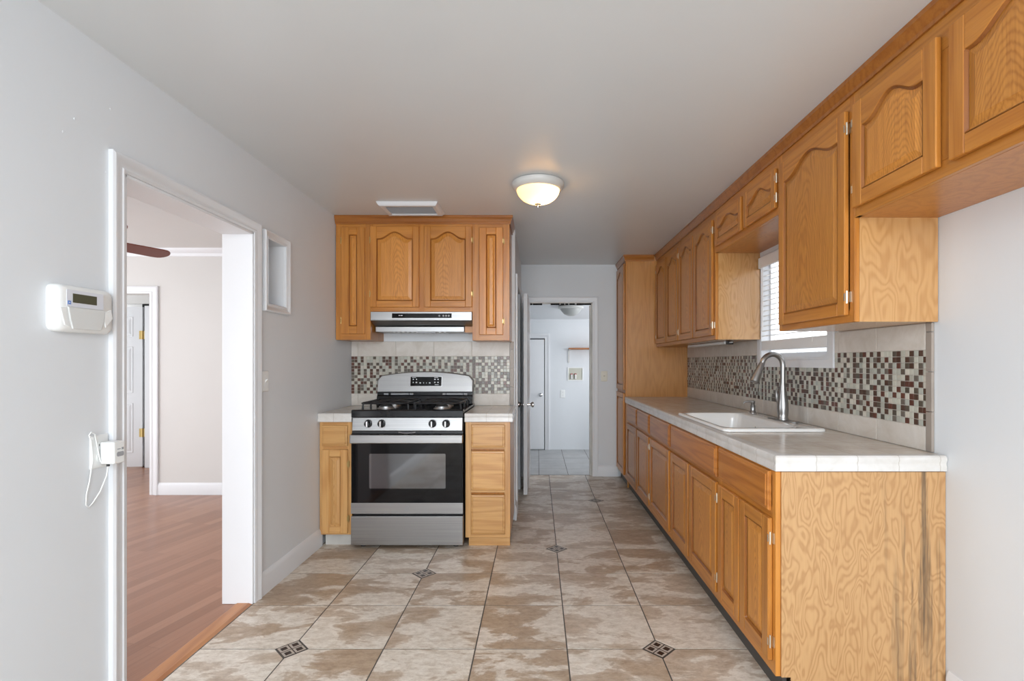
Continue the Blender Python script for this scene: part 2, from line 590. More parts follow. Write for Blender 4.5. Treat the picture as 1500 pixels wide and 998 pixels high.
# ------------------------------------------------------------------ mesh helpers
class MB:
    def __init__(self):
        self.v, self.f, self.m, self.c = [], [], [], []

    def add(self, vs, fs, m=0, c=(0, 0, 0)):
        o = len(self.v)
        self.v += [tuple(p) for p in vs]
        for f in fs:
            self.f.append([i + o for i in f])
            self.m.append(m)
            self.c.append(c)
        return self

    def box(self, x0, x1, y0, y1, z0, z1, m=0, c=(0, 0, 0)):
        vs = [(x, y, z) for z in (z0, z1) for y in (y0, y1) for x in (x0, x1)]
        fs = [(0, 2, 3, 1), (4, 5, 7, 6), (0, 1, 5, 4), (2, 6, 7, 3), (0, 4, 6, 2), (1, 3, 7, 5)]
        return self.add(vs, fs, m, c)

    def prism(self, poly, axis, lo, hi, m=0):
        """poly: 2D points in the two other axes (kept in xyz order)"""
        k = 'xyz'.index(axis)

        def p3(p, t):
            q = list(p)
            q.insert(k, t)
            return tuple(q)
        n = len(poly)
        vs = [p3(p, lo) for p in poly] + [p3(p, hi) for p in poly]
        fs = [list(range(n))[::-1], list(range(n, 2 * n))]
        for i in range(n):
            j = (i + 1) % n
            fs.append((i, j, n + j, n + i))
        return self.add(vs, fs, m)

    def rings(self, loops, m=0, cap0=True, cap1=True, closed=True):
        n = len(loops[0])
        vs = [p for l in loops for p in l]
        fs = []
        for a in range(len(loops) - 1):
            for i in range(n if closed else n - 1):
                j = (i + 1) % n
                fs.append((a * n + i, a * n + j, (a + 1) * n + j, (a + 1) * n + i))
        if cap0:
            fs.append(list(range(n))[::-1])
        if cap1:
            k = (len(loops) - 1) * n
            fs.append(list(range(k, k + n)))
        return self.add(vs, fs, m)

    def tube(self, pts, r, n=12, m=0, caps=True):
        pts = [Vector(p) for p in pts]
        rs = r if isinstance(r, (list, tuple)) else [r] * len(pts)
        loops, prev = [], None
        for i, p in enumerate(pts):
            a = pts[max(i - 1, 0)]
            b = pts[min(i + 1, len(pts) - 1)]
            t = (b - a).normalized()
            if prev is None:
                up = Vector((0, 0, 1)) if abs(t.z) < 0.9 else Vector((1, 0, 0))
                u = t.cross(up).normalized()
            else:
                u = (prev - t * prev.dot(t)).normalized()
            w = t.cross(u)
            prev = u
            loops.append([tuple(p + (u * math.cos(2 * PI * k / n) + w * math.sin(2 * PI * k / n)) * rs[i]) for k in range(n)])
        return self.rings(loops, m, caps, caps)

    def lathe(self, prof, center=(0, 0, 0), axis='z', n=32, m=0):
        """prof: (radius, along axis) pairs"""
        loops = []
        for r, h in prof:
            r = max(r, 1e-4)
            l = []
            for k in range(n):
                a = 2 * PI * k / n
                if axis == 'z':
                    q = (r * math.cos(a), r * math.sin(a), h)
                elif axis == 'y':
                    q = (r * math.cos(a), h, r * math.sin(a))
                else:
                    q = (h, r * math.cos(a), r * math.sin(a))
                l.append(tuple(q[i] + center[i] for i in range(3)))
            loops.append(l)
        return self.rings(loops, m)

    def build(self, name, mats, parent=None, bevel=0.0, smooth=None, attr=False, seg=2):
        if isinstance(mats, str):
            mats = [mats]
        me = bpy.data.meshes.new(name)
        me.from_pydata(self.v, [], self.f)
        for k in mats:
            me.materials.append(MATS[k])
        for p, i in zip(me.polygons, self.m):
            p.material_index = i
        if attr:
            a = me.attributes.new('rnd', 'FLOAT_COLOR', 'CORNER')
            k = 0
            for p, c in zip(me.polygons, self.c):
                for _ in p.loop_indices:
                    a.data[k].color = (c[0], c[1], c[2], 1)
                    k += 1
        bm = bmesh.new()
        bm.from_mesh(me)
        bmesh.ops.recalc_face_normals(bm, faces=bm.faces)
        bm.to_mesh(me)
        bm.free()
        if smooth is not None:
            for p in me.polygons:
                p.use_smooth = True
            me.set_sharp_from_angle(angle=math.radians(smooth))
        o = bpy.data.objects.new(name, me)
        COL.objects.link(o)
        if parent is not None:
            o.parent = parent
        if bevel:
            b = o.modifiers.new('bevel', 'BEVEL')
            b.width = bevel
            b.segments = seg
            b.limit_method = 'ANGLE'
            b.angle_limit = math.radians(40)
        return o


def tag(o, label=None, cat=None, group=None, kind=None):
    if label:
        o['label'] = label
    if cat:
        o['category'] = cat
    if group:
        o['group'] = group
    if kind:
        o['kind'] = kind
    return o


def thing(name, label, cat, loc=(0, 0, 0), rot=0.0, group=None):
    o = bpy.data.objects.new(name, None)
    o.empty_display_size = 0.05
    o.location = loc
    o.rotation_euler = (0, 0, rot)
    COL.objects.link(o)
    return tag(o, label, cat, group)


def struct(o):
    o['kind'] = 'structure'
    return o


def copy_tree(o, parent=None):
    c = o.copy()
    COL.objects.link(c)
    if parent is not None:
        c.parent = parent
    for ch in list(o.children):
        copy_tree(ch, c)
    return c


# ------------------------------------------------------------------ room shell
XL, XR, YB, YH, ZC = -1.50, 1.53, 4.13, 5.70, 2.358      # left wall, right wall, stove wall, hall end wall, ceiling
XD = -1.65                                                # dining side of the left wall
XS = -0.18                                                # hall side of the stove wall
REAR = -3.2

# kitchen floor: real tiles over a grout bed, cut round the accent diamonds
P = 0.4065
GX0, GY0 = -1.0875, 2.268
ACC = {(0, 0), (4, 0), (1, 2), (3, 3), (4, 6), (0, -4), (2, -3)}
AH = 0.068
fm = MB()
fm.box(XL - 0.15, XR + 0.1, REAR, YH + 0.06, -0.06, -0.0015, 1)
rng = random.Random(3)


def clip_rect(poly, x0, x1, y0, y1):
    for k, lim, keep in ((0, x0, 1), (0, x1, -1), (1, y0, 1), (1, y1, -1)):
        out = []
        for i in range(len(poly)):
            a, b = poly[i], poly[(i + 1) % len(poly)]
            ia, ib = (a[k] - lim) * keep >= 0, (b[k] - lim) * keep >= 0
            if ia:
                out.append(a)
            if ia != ib:
                t = (lim - a[k]) / (b[k] - a[k])
                out.append((a[0] + t * (b[0] - a[0]), a[1] + t * (b[1] - a[1])))
        poly = out
        if len(poly) < 3:
            return []
    return poly


g = 0.003
for i in range(-2, 8):
    for j in range(-15, 10):
        x0, x1 = GX0 + i * P + g, GX0 + (i + 1) * P - g
        y0, y1 = GY0 + j * P + g, GY0 + (j + 1) * P - g
        poly = []
        cut = AH + 0.003
        for (ci, cj, px, py, sx, sy, order) in ((i, j, x0, y0, 1, 1, 0), (i + 1, j, x1, y0, -1, 1, 1),
                                               (i + 1, j + 1, x1, y1, -1, -1, 0), (i, j + 1, x0, y1, 1, -1, 1)):
            if (ci, cj) in ACC:
                a, b = (px, py + sy * cut), (px + sx * cut, py)
                poly += [a, b] if order == 0 else [b, a]
            else:
                poly.append((px, py))
        poly = clip_rect(poly, XL, XR + 0.1, REAR, YH + 0.06)
        c = (rng.random(), rng.random(), rng.random())
        if poly:
            n = len(poly)
            fm.add([(p[0], p[1], 0) for p in poly] + [(p[0], p[1], -0.002) for p in poly],
                   [list(range(n))] + [(a, (a + 1) % n, n + (a + 1) % n, n + a) for a in range(n)], 0, c)
for (i, j) in ACC:
    cx, cy = GX0 + i * P, GY0 + j * P

    def dia(h, ox=0.0, oy=0.0, z=0.0003):
        return [(cx + ox - h, cy + oy, z), (cx + ox, cy + oy - h, z), (cx + ox + h, cy + oy, z), (cx + ox, cy + oy + h, z)]
    fm.add(dia(AH, z=-0.0005), [(0, 1, 2, 3)], 3)
    for sx, sy in ((1, 0), (-1, 0), (0, 1), (0, -1)):
        q = AH * 0.5
        fm.add(dia(AH * 0.45, sx * q, sy * q, 0.0002), [(0, 1, 2, 3)], 2)
        fm.add(dia(AH * 0.27, sx * q, sy * q, 0.0008), [(0, 1, 2, 3)], 3)
struct(fm.build('floor', ['stone_tile', 'grout_dark', 'tile_accent', 'tile_brown'], attr=True))

# dining room and hall beyond: laminate
fb = MB().box(-5.4, XD + 0.15, REAR, 6.7, -0.06, -0.001)
struct(fb.build('floor', 'laminate_planks'))
th = MB()
th.prism([(-1.585, -0.001), (-1.575, 0.006), (-1.515, 0.006), (-1.497, 0.0)], 'y', 1.853, 2.70)
struct(th.build('trim_1', 'threshold_wood')) 
# laundry floor
lf = MB().box(-1.2, XR + 0.3, YH + 0.06, 7.6, -0.06, -0.0015, 1)
for i in range(-4, 7):
    for j in range(0, 6):
        x0 = 0.02 + i * 0.33
        y0 = YH + 0.08 + j * 0.33
        lf.box(x0 + .003, x0 + .327, y0 + .003, min(y0 + .327, 7.6), -0.003, 0.0, 0, (rng.random(), rng.random(), rng.random()))
struct(lf.build('floor', ['laundry_tile', 'grout_dark'], attr=True))

# ceilings
cb = MB().box(XD, XR + 0.15, REAR, YH + 0.12, ZC, ZC + 0.1)
struct(cb.build('ceiling', 'ceiling_paint'))
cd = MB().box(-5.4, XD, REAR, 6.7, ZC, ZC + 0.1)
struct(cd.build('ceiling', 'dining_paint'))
cl = MB().prism([(YH + 0.12, 2.13), (7.6, 1.88), (7.6, 2.0), (YH + 0.12, 2.32)], 'x', -1.2, XR + 0.3)
struct(cl.build('ceiling', 'wall_paint'))

# left wall with doorway and niche
DY0, DY1, DZ = 1.853, 2.70, 1.955
NY0, NY1, NZ0, NZ1 = 2.835, 3.035, 1.595, 1.955
w = MB()
w.box(XD, XL, REAR, DY0, 0, ZC)
w.box(XD, XL, DY0, DY1, DZ, ZC)
w.box(XD, XL, DY1, NY0, 0, ZC)
w.box(XD, XL, NY0, NY1, 0, NZ0)
w.box(XD, XL, NY0, NY1, NZ1, ZC)
w.box(XD, XD + 0.03, NY0, NY1, NZ0, NZ1)
w.box(XD, XL, NY1, YB + 0.12, 0, ZC)
for (yy, zz) in ((1.62, 2.0), (1.80, 2.16), (1.78, 1.93), (1.66, 2.06)):      # old screw holes, filled
    w.lathe([(0.004, 0), (0.003, 0.0015)], (XL, yy, zz), 'x', 8)
struct(w.build('wall_left', 'wall_paint'))

# stove wall (with the cupboard behind it), hall side wall, hall end wall, right wall
w = MB().box(XL, XS, YB, YB + 0.12, 0, ZC)
struct(w.build('wall_stove', 'wall_paint'))
SD0, SD1, SDZ = 4.34, 5.12, 1.95
w = MB()
w.box(XS - 0.12, XS, YB + 0.12, SD0, 0, ZC)
w.box(XS - 0.12, XS, SD0, SD1, SDZ, ZC)
w.box(XS - 0.12, XS, SD1, YH, 0, ZC)
w.box(-1.62, -1.5, YB + 0.12, YH + 0.12, 0, ZC)
struct(w.build('wall_hall', 'wall_paint'))
HX0, HX1, HZ = -0.118, 0.616, 1.937
w = MB()
w.box(-1.5, HX0, YH, YH + 0.12, 0, ZC)
w.box(HX0, HX1, YH, YH + 0.12, HZ, ZC)
w.box(HX1, XR, YH, YH + 0.12, 0, ZC)
struct(w.build('wall_back', 'wall_paint'))
WY0, WY1, WZ0, WZ1 = 2.665, 3.475, 1.285, 1.985
w = MB()
w.box(XR, XR + 0.08, REAR, WY0, 0, ZC)
w.box(XR, XR + 0.08, WY0, WY1, 0, WZ0)
w.box(XR, XR + 0.08, WY0, WY1, WZ1, ZC)
w.box(XR, XR + 0.08, WY1, YH + 0.12, 0, ZC)
struct(w.build('wall_right', 'wall_paint'))
w = MB()
w.box(XD, -1.3, REAR - 0.12, REAR, 0, ZC)
w.box(1.3, XR + 0.15, REAR - 0.12, REAR, 0, ZC)
w.box(-1.3, 1.3, REAR - 0.12, REAR, 2.2, ZC)
struct(w.build('wall_rear', 'wall_paint'))
# laundry walls
w = MB()
w.box(-1.2, XR + 0.3, 7.46, 7.6, 0, 2.4)
struct(w.build('wall_laundry', 'wall_paint'))
w = MB()
w.box(-1.2, -1.1, YH + 0.12, 7.6, 0, 2.4)
w.box(XR + 0.2, XR + 0.3, YH + 0.12, 7.6, 0, 2.4)
struct(w.build('wall_laundry', 'wall_paint'))
# dining room far wall, opening on its left, hall end wall
w = MB()
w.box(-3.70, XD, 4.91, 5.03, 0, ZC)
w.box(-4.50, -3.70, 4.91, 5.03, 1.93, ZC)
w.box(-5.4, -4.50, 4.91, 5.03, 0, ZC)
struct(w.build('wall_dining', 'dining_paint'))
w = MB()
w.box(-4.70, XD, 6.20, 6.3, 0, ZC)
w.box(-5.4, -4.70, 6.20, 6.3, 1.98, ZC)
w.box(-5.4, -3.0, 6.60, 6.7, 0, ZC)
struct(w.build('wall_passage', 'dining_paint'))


def frame_rect(mb, axis, pos, out, a0, a1, z0, z1, wd, sides='lrt', prof=None):
    """mitred casing round an opening in a wall; axis = wall normal axis, out = signed thickness"""
    pass


def casing_profile(wd, t):
    # (across from inner edge to outer edge, thickness)
    return [(0, 0), (0, 0.55 * t), (wd * 0.18, 0.7 * t), (wd * 0.25, 0.55 * t), (wd * 0.5, 0.62 * t),
            (wd * 0.72, 0.95 * t), (wd * 0.85, t), (wd, 0.8 * t), (wd, 0)]


def casing(mb, path, prof, to3, closed=False):
    """sweep a casing profile along a 2D path with mitres; the profile grows to the right of travel"""
    n = len(path)
    loops = []
    for i in range(n):
        p = Vector(path[i])
        a = Vector(path[i - 1]) if (i > 0 or closed) else None
        b = Vector(path[(i + 1) % n]) if (i < n - 1 or closed) else None
        d1 = (p - a).normalized() if a is not None else None
        d2 = (b - p).normalized() if b is not None else None
        if d1 is None:
            d1 = d2
        if d2 is None:
            d2 = d1
        n1, n2 = Vector((d1.y, -d1.x)), Vector((d2.y, -d2.x))
        mt = (n1 + n2)
        mt = mt / max(mt.dot(n1), 1e-6)
        loops.append([to3(p.x + mt.x * o, p.y + mt.y * o, t) for o, t in prof])
    if closed:
        loops.append(loops[0])
    mb.rings(loops, 0, not closed, not closed)
    return mb


CW = 0.062
# casing of the left doorway; path goes up the near side, over, down the far side (profile on the outside)
t = MB()
casing(t, [(DY1, 0), (DY1, DZ), (DY0, DZ), (DY0, 0)], casing_profile(CW, 0.02), lambda a, b, h: (XL + h, a, b))
struct(t.build('trim_2', 'trim_paint', smooth=30))
# jamb lining
t = MB()
t.box(XD - 0.005, XL + 0.006, DY0 - 0.002, DY0 + 0.012, 0, DZ)
t.box(XD - 0.005, XL + 0.006, DY1 - 0.012, DY1 + 0.002, 0, DZ)
t.box(XD - 0.005, XL + 0.006, DY0, DY1, DZ - 0.012, DZ)
struct(t.build('trim_3', 'trim_paint', bevel=0.002))
# niche frame and lining
t = MB()
casing(t, [(NY1, NZ0), (NY1, NZ1), (NY0, NZ1), (NY0, NZ0)], casing_profile(0.043, 0.022), lambda a, b, h: (XL + h, a, b), closed=True)
struct(t.build('trim_4', 'trim_paint', smooth=30))
t = MB()
t.box(XD + 0.03, XD + 0.034, NY0, NY1, NZ0, NZ1)
t.box(XD + 0.03, XL, NY1 - 0.004, NY1, NZ0, NZ1)
t.box(XD + 0.03, XL, NY0, NY0 + 0.004, NZ0, NZ1)
t.box(XD + 0.03, XL, NY0, NY1, NZ0, NZ0 + 0.004)
struct(t.build('trim_5', 'trim_paint'))
# hall end doorway casing
t = MB()
casing(t, [(HX0, 0), (HX0, HZ), (HX1, HZ), (HX1, 0)][::-1], casing_profile(CW, 0.018), lambda a, b, h: (a, YH - h, b))
struct(t.build('trim_6', 'trim_paint', smooth=30))
t = MB()
t.box(HX0, HX0 + 0.012, YH, YH + 0.12, 0, HZ)
t.box(HX1 - 0.012, HX1, YH, YH + 0.12, 0, HZ)
t.box(HX0, HX1, YH, YH + 0.12, HZ - 0.008, HZ)
t.box(HX1 - 0.030, HX1 - 0.012, YH + 0.04, YH + 0.08, 0, HZ - 0.03)
struct(t.build('trim_7', 'grubby_plaster'))
# rough gap with missing stop along the head of that doorway
t = MB()
for a, b in ((-0.10, -0.055), (-0.05, 0.055), (0.15, 0.25), (0.262, 0.30), (0.315, 0.345), (0.36, 0.42), (0.44, 0.60)):
    t.box(a, b, YH + 0.02, YH + 0.035, HZ - 0.026, HZ - 0.008)
struct(t.build('trim_8', 'dark_gap'))
# hall side doorway casing
t = MB()
casing(t, [(SD1, 0), (SD1, SDZ), (SD0, SDZ), (SD0, 0)], casing_profile(CW, 0.018), lambda a, b, h: (XS + h, a, b))
struct(t.build('trim_9', 'trim_paint', smooth=30))
# dining opening casing
t = MB()
casing(t, [(-3.70, 0), (-3.70, 1.93), (-4.50, 1.93), (-4.50, 0)], casing_profile(0.07, 0.02), lambda a, b, h: (a, 4.91 - h, b))
t.box(-3.712, -3.70, 4.90, 5.035, 0, 1.93)
struct(t.build('trim_10', 'trim_paint', smooth=30))
# dining crown
t = MB()
t.prism([(4.91, ZC), (4.91, ZC - 0.075), (4.90, ZC - 0.07), (4.895, ZC - 0.045), (4.875, ZC - 0.03), (4.86, ZC - 0.012), (4.855, ZC)], 'x', -5.4, XD)
struct(t.build('trim_11', 'trim_paint', smooth=30))

# baseboards
BH = 0.125


def base_prof(t=0.014):
    return [(0, 0), (t, 0), (t, BH - 0.025), (t * 0.55, BH - 0.008), (0.003, BH), (0, BH)]


b = MB().prism([(XL + o, z) for o, z in base_prof()], 'y', DY1 + CW, 3.545)
struct(b.build('baseboard_left', 'trim_paint', smooth=30))
b = MB().prism([(XL + o, z) for o, z in base_prof()], 'y', REAR, DY0 - CW)
struct(b.build('baseboard_left', 'trim_paint', smooth=30))
b = MB().prism([(YH - o, z) for o, z in base_prof()], 'x', HX1 + CW, 0.90)
struct(b.build('baseboard_back', 'trim_paint', smooth=30))
b = MB().prism([(XS + o, z) for o, z in base_prof()], 'y', YB - 0.02, SD0 - CW)
struct(b.build('baseboard_hall', 'trim_paint', smooth=30))
b = MB().prism([(4.91 - o, z * 0.92) for o, z in base_prof()], 'x', -3.63, XD)
struct(b.build('baseboard_dining', 'trim_paint', smooth=30))
b = MB().prism([(XR - o, z) for o, z in base_prof()], 'y', REAR, 1.90)
struct(b.build('baseboard_right', 'trim_paint', smooth=30))

# ------------------------------------------------------------------ window over the sink
t = MB()
casing(t, [(WY1, WZ0), (WY1, WZ1), (WY0, WZ1), (WY0, WZ0)], [(0, 0), (0, 0.018), (0.045, 0.018), (0.045, 0)],
       lambda a, b_, h: (XR - h, a, b_), closed=True)
for (a, b_, c, d) in ((WY0 + .0005, WY0 + 0.012, WZ0 + .0005, WZ1 - .0005), (WY1 - 0.012, WY1 - .0005, WZ0 + .0005, WZ1 - .0005), (WY0 + 0.0121, WY1 - 0.0121, WZ0 + .0005, WZ0 + 0.012), (WY0 + 0.0121, WY1 - 0.0121, WZ1 - 0.012, WZ1 - .0005)):
    t.box(XR - 0.016, XR + 0.08, a, b_, c, d)
win = struct(t.build('window_1', 'trim_paint'))
t = MB()
for (a, b_, c, d) in ((WY0 + .012, WY0 + .035, WZ0 + .012, WZ1 - .012), (WY1 - .035, WY1 - .012, WZ0 + .012, WZ1 - .012),
                      (WY0 + .012, WY1 - .012, WZ0 + .012, WZ0 + .045), (WY0 + .012, WY1 - .012, WZ1 - .05, WZ1 - .012)):
    t.box(XR + 0.040, XR + 0.07, a, b_, c, d)
t.build('sash', 'trim_paint', win, bevel=0.002)
MB().box(XR + 0.052, XR + 0.056, WY0 + .04, WY1 - .04, WZ0 + .04, WZ1 - .04).build('pane', 'window_glass', win)

bl = thing('window_blind', 'white horizontal slat blind hanging in the window over the sink', 'blind', (XR + 0.008, (WY0 + WY1) / 2, WZ1))
hw = (WY1 - WY0) / 2 - 0.0125
MB().box(-0.045, -0.030, -hw, hw, -0.085, -0.013).box(-0.045, 0.0, -hw, -hw + 0.008, -0.085, -0.013).box(-0.045, 0.0, hw - 0.008, hw, -0.085, -0.013).build('valance', 'blind_white', bl, bevel=0.004)
MB().box(-0.025, 0.025, -hw + 0.01, hw - 0.01, -0.06, -0.013).build('headrail', 'blind_white', bl)
s = MB()
zz = -0.10
ang = math.radians(12)
while zz > -0.565:
    pr = []
    for k in range(5):
        u = -0.022 + 0.011 * k
        pr.append((u * math.cos(ang), zz + u * math.sin(ang) + 0.003 * (1 - (u / 0.022) ** 2)))
    pr += [(x, z - 0.0025) for x, z in pr[::-1]]
    s.prism(pr, 'y', -hw + 0.001, hw - 0.001)
    zz -= 0.0335
s.build('slats', 'blind_white', bl)
MB().box(-0.024, 0.024, -hw + 0.001, hw - 0.001, -0.635, -0.572).build('bottom_rail', 'blind_white', bl, bevel=0.004)
for yy in (-0.25, 0.25):
    MB().tube([(-0.024, yy, -0.06), (-0.024, yy, -0.60)], 0.0015, 6).tube([(0.024, yy, -0.06), (0.024, yy, -0.60)], 0.0015, 6).build('ladder_cord', 'blind_white', bl)
MB().tube([(-0.04, hw - 0.06, -0.08), (-0.041, hw - 0.06, -0.5)], 0.004, 8).build('tilt_wand', 'blind_white', bl)

# board fence outside the window
fe = MB()
for k in range(14):
    fe.box(3.4, 3.42, 1.2 + k * 0.5, 1.2 + k * 0.5 + 0.485, -0.2, 1.45)
fe.box(3.42, 3.46, 1.2, 8.2, 1.2, 1.3)
tag(fe.build('garden_fence', 'fence_grey'), 'weathered grey board fence outside beyond the blind of the sink window', 'fence')

# ------------------------------------------------------------------ doors
def panel_door(name, wdt, hgt, thick, parent_loc, rot, panels, mat='trim_paint', knob_at=None, knob_z=0.87, knob_mat='chrome',
               hinges=(), hinge_y=None):
    """leaf lies along local +x from the hinge edge, thickness along local y"""
    d = bpy.data.objects.new(name, None)
    d.location = parent_loc
    d.rotation_euler = (0, 0, rot)
    d.empty_display_size = 0.05
    COL.objects.link(d)
    struct(d)
    m = MB().box(0, wdt, 0, thick, 0.012, hgt)
    for (x0, x1, z0, z1) in panels:
        for y, sg in ((0, -1), (thick, 1)):
            a = [(x0, z0), (x1, z0), (x1, z1), (x0, z1)]
            c1, c2 = 0.018, 0.045
            L = [[(x0 + q, y + sg * h, z0 + q), (x1 - q, y + sg * h, z0 + q), (x1 - q, y + sg * h, z1 - q), (x0 + q, y + sg * h, z1 - q)]
                 for q, h in ((0, 0.0002), (0.006, 0.005), (c1, 0.001), (c2, 0.006))]
            m.rings(L, 0, False, True)
    m.build('leaf', mat, d)
    if knob_at is not None:
        for y, sg in ((0, -1), (thick, 1)):
            pr = [(0.028, 0), (0.028, 0.004), (0.012, 0.008), (0.011, 0.028), (0.022, 0.036), (0.027, 0.048), (0.024, 0.060), (0.010, 0.065)]
            MB().lathe([(r, sg * h) for r, h in pr], (knob_at, y, knob_z), 'y', 20).build('knob', knob_mat, d, smooth=50)
    for hz in hinges:
        MB().tube([(-0.003, hinge_y, hz - 0.045), (-0.003, hinge_y, hz + 0.045)], 0.006, 8).box(-0.003, 0.035, hinge_y - 0.001, hinge_y + 0.001, hz - 0.045, hz + 0.045).build('hinge', 'brass', d)
    return d


six = lambda w_, h_: [(0.10, w_ / 2 - .04, .18, .78), (w_ / 2 + .04, w_ - .10, .18, .78), (0.10, w_ / 2 - .04, .90, h_ - .48), (w_ / 2 + .04, w_ - .10, .90, h_ - .48),
                      (0.10, w_ / 2 - .04, h_ - .36, h_ - .12), (w_ / 2 + .04, w_ - .10, h_ - .36, h_ - .12)]
# hall door: hinged on the left jamb, swung open towards the camera
panel_door('door_1', 0.82, 1.925, 0.036, (-0.116, YH - 0.02, 0), -PI / 2 - math.radians(1.0), six(0.82, 1.925), knob_at=0.765, knob_z=0.865)
# laundry door in the end wall
d2 = panel_door('door_2', 0.36, 1.60, 0.034, (-0.26, 7.424, 0), 0, [], 'trim_paint')
MB().lathe([(r, -h) for r, h in [(0.028, 0), (0.028, 0.004), (0.012, 0.008), (0.011, 0.028), (0.022, 0.036), (0.027, 0.048), (0.010, 0.062)]], (0.31, 0, 0.80), 'y', 16).build('knob', 'chrome', d2, smooth=50)
t = MB()
casing(t, [(0.11, 0), (0.11, 1.615), (-0.27, 1.615), (-0.27, 0)], casing_profile(0.075, 0.02), lambda a, b_, h: (a, 7.46 - h, b_))
struct(t.build('trim_12', 'trim_paint', smooth=30))
t = MB().box(0.102, 0.11, 7.43, 7.458, 0, 1.615).box(-0.27, 0.11, 7.43, 7.458, 1.603, 1.615)
struct(t.build('trim_13', 'dark_gap'))
# passage door seen through the dining room
d3 = panel_door('door_3', 0.62, 1.94, 0.036, (-4.775, 6.22, 0), PI + math.radians(8), six(0.62, 1.94))
t = MB().box(-4.80, -4.68, 6.222, 6.26, 0, 1.98)  # shade of the room behind the door gap, put in as a black strip
struct(t.build('door_gap_shade', 'dark_gap'))
t = MB().box(-4.722, -4.60, 6.155, 6.19, 0, 1.95)
struct(t.build('trim_14', 'trim_paint', bevel=0.003))
for hz in (0.42, 1.60):
    MB().box(0.0, 0.034, 0.036, 0.039, hz - 0.05, hz + 0.05).box(-0.045, -0.006, 0.036, 0.039, hz - 0.05, hz + 0.05).tube(
        [(-0.004, 0.043, hz - 0.052), (-0.004, 0.043, hz + 0.052)], 0.008, 8).build('hinge', 'brass', d3)

# ------------------------------------------------------------------ cabinets
# local frame of every cabinet: x = along the front (viewer's left to right), y = into the cabinet, z = up; face frame front at y = 0
FT = 0.019


def arch_h(s):
    u = abs(2 * s - 1)
    return 0.5 * (1 + math.cos(PI * u / 0.86)) if u < 0.86 else 0.0


def cab_door(parent, x0, x1, z0, z1, style='rect', hinge=None, hmat='hinge_metal', wood='oak', stile=0.052, hinge_z=(0.10, 0.10), arch=None, name='door'):
    y0, y1 = -FT, -0.0005
    w_, h_ = x1 - x0, z1 - z0
    if style == 'slab':
        m = MB()
        e = 0.012
        L = []
        for q, y in ((0, y1), (0, y0 + 0.009), (0.004, y0 + 0.004), (e, y0 + 0.003), (e + 0.003, y0)):
            L.append([(x0 + q, y, z0 + q), (x1 - q, y, z0 + q), (x1 - q, y, z1 - q), (x0 + q, y, z1 - q)])
        m.rings(L, 0, True, True)
        return m.build('drawer_front' if name == 'door' else name, ['oak_drawer' if wood == 'oak' else wood + '_x'], parent)
    st = stile
    ix0, ix1, iz0, iz1 = x0 + st, x1 - st, z0 + st, z1 - st
    A = 0.0
    if style == 'arch':
        A = arch if arch is not None else min(0.05, 0.13 * w_ + 0.008)
        iz1 = z1 - st - A * 0.85
    NS = 24 if style == 'arch' else 1
    top = [(ix0 + (ix1 - ix0) * k / NS, iz1 + (A * arch_h(k / NS) if A else 0)) for k in range(NS + 1)]
    m = MB()
    m.box(x0, ix0, y0, y1, z0, z1, 0)
    m.box(ix1, x1, y0, y1, z0, z1, 0)
    m.box(ix0, ix1, y0, y1, z0, iz0, 1)
    m.prism([(ix0, z1)] + [(p[0], p[1]) for p in top] + [(ix1, z1)], 'y', y0, y1, 1)
    # moulded inner edge, darker where the stain sits
    inner = [(ix0, iz0)] + top + [(ix1, iz0)]
    q = 0.007

    def inset(pts, q):
        cxm = (ix0 + ix1) / 2
        hw_ = (ix1 - ix0) / 2
        out = []
        for (px, pz) in pts:
            nx = cxm + (px - cxm) * (hw_ - q) / hw_
            nz = iz0 + q if abs(pz - iz0) < 1e-6 else pz - q
            out.append((nx, nz))
        return out
    in2 = inset(inner, q)
    m.rings([[(p[0], y0 + 0.0008, p[1]) for p in inner], [(p[0], y0 + 0.009, p[1]) for p in in2]], 2, False, False)
    d = m.build(name, [wood + '_z', wood + '_x', 'oak_profile' if wood == 'oak' else 'bare_oak_z'], parent, bevel=0.003, seg=1)
    pm = MB()
    slope = min(0.024, (ix1 - ix0) * 0.22)
    L = []
    for q, y in ((q * 0.8, y0 + 0.0105), (q + 0.004, y0 + 0.010), (q + slope, y0 + 0.004), (q + slope + 0.0015, y0 + 0.003)):
        L.append([(p[0], y, p[1]) for p in inset(inner, q)])
    pm.rings(L, 0, False, True)
    pm.build('raised_panel', 'oak_panel' if wood == 'oak' else 'bare_oak_panel', d)
    if hinge:
        for hz in (z0 + hinge_z[0], z1 - hinge_z[1]):
            xe = x1 if hinge == 'R' else x0
            sg = 1 if hinge == 'R' else -1
            hm = MB()
            wl = 0.013 if hmat == 'hinge_metal' else 0.009
            a, b_ = sorted((xe + sg * 0.001, xe + sg * wl))
            hm.box(a, b_, -0.003, 0.0, hz - 0.020, hz + 0.020)
            hm.tube([(xe + sg * 0.003, y0 * 0.62, hz - 0.024), (xe + sg * 0.003, y0 * 0.62, hz + 0.024)], 0.0035, 8)
            a, b_ = sorted((xe - sg * 0.004, xe + sg * 0.003))
            hm.box(a, b_, y0 - 0.001, y0 + 0.0005, hz - 0.014, hz + 0.014)
            hm.build('hinge', hmat, d)
    return d


def carcass(parent, w_, dep, z0, z1, wood='oak_ply', left=None, right=None, top=True, t=0.016, bottom=True):
    m = MB()
    m.box(0, t, 0.019, dep, z0, z1)
    m.box(w_ - t, w_, 0.019, dep, z0, z1)
    if bottom:
        m.box(t, w_ - t, 0.019, dep, z0, z0 + t)
    if top:
        m.box(t, w_ - t, 0.019, dep, z1 - t, z1)
    m.box(t, w_ - t, dep - 0.006, dep, z0 + t, z1 - t)
    return m.build('carcass', wood, parent)


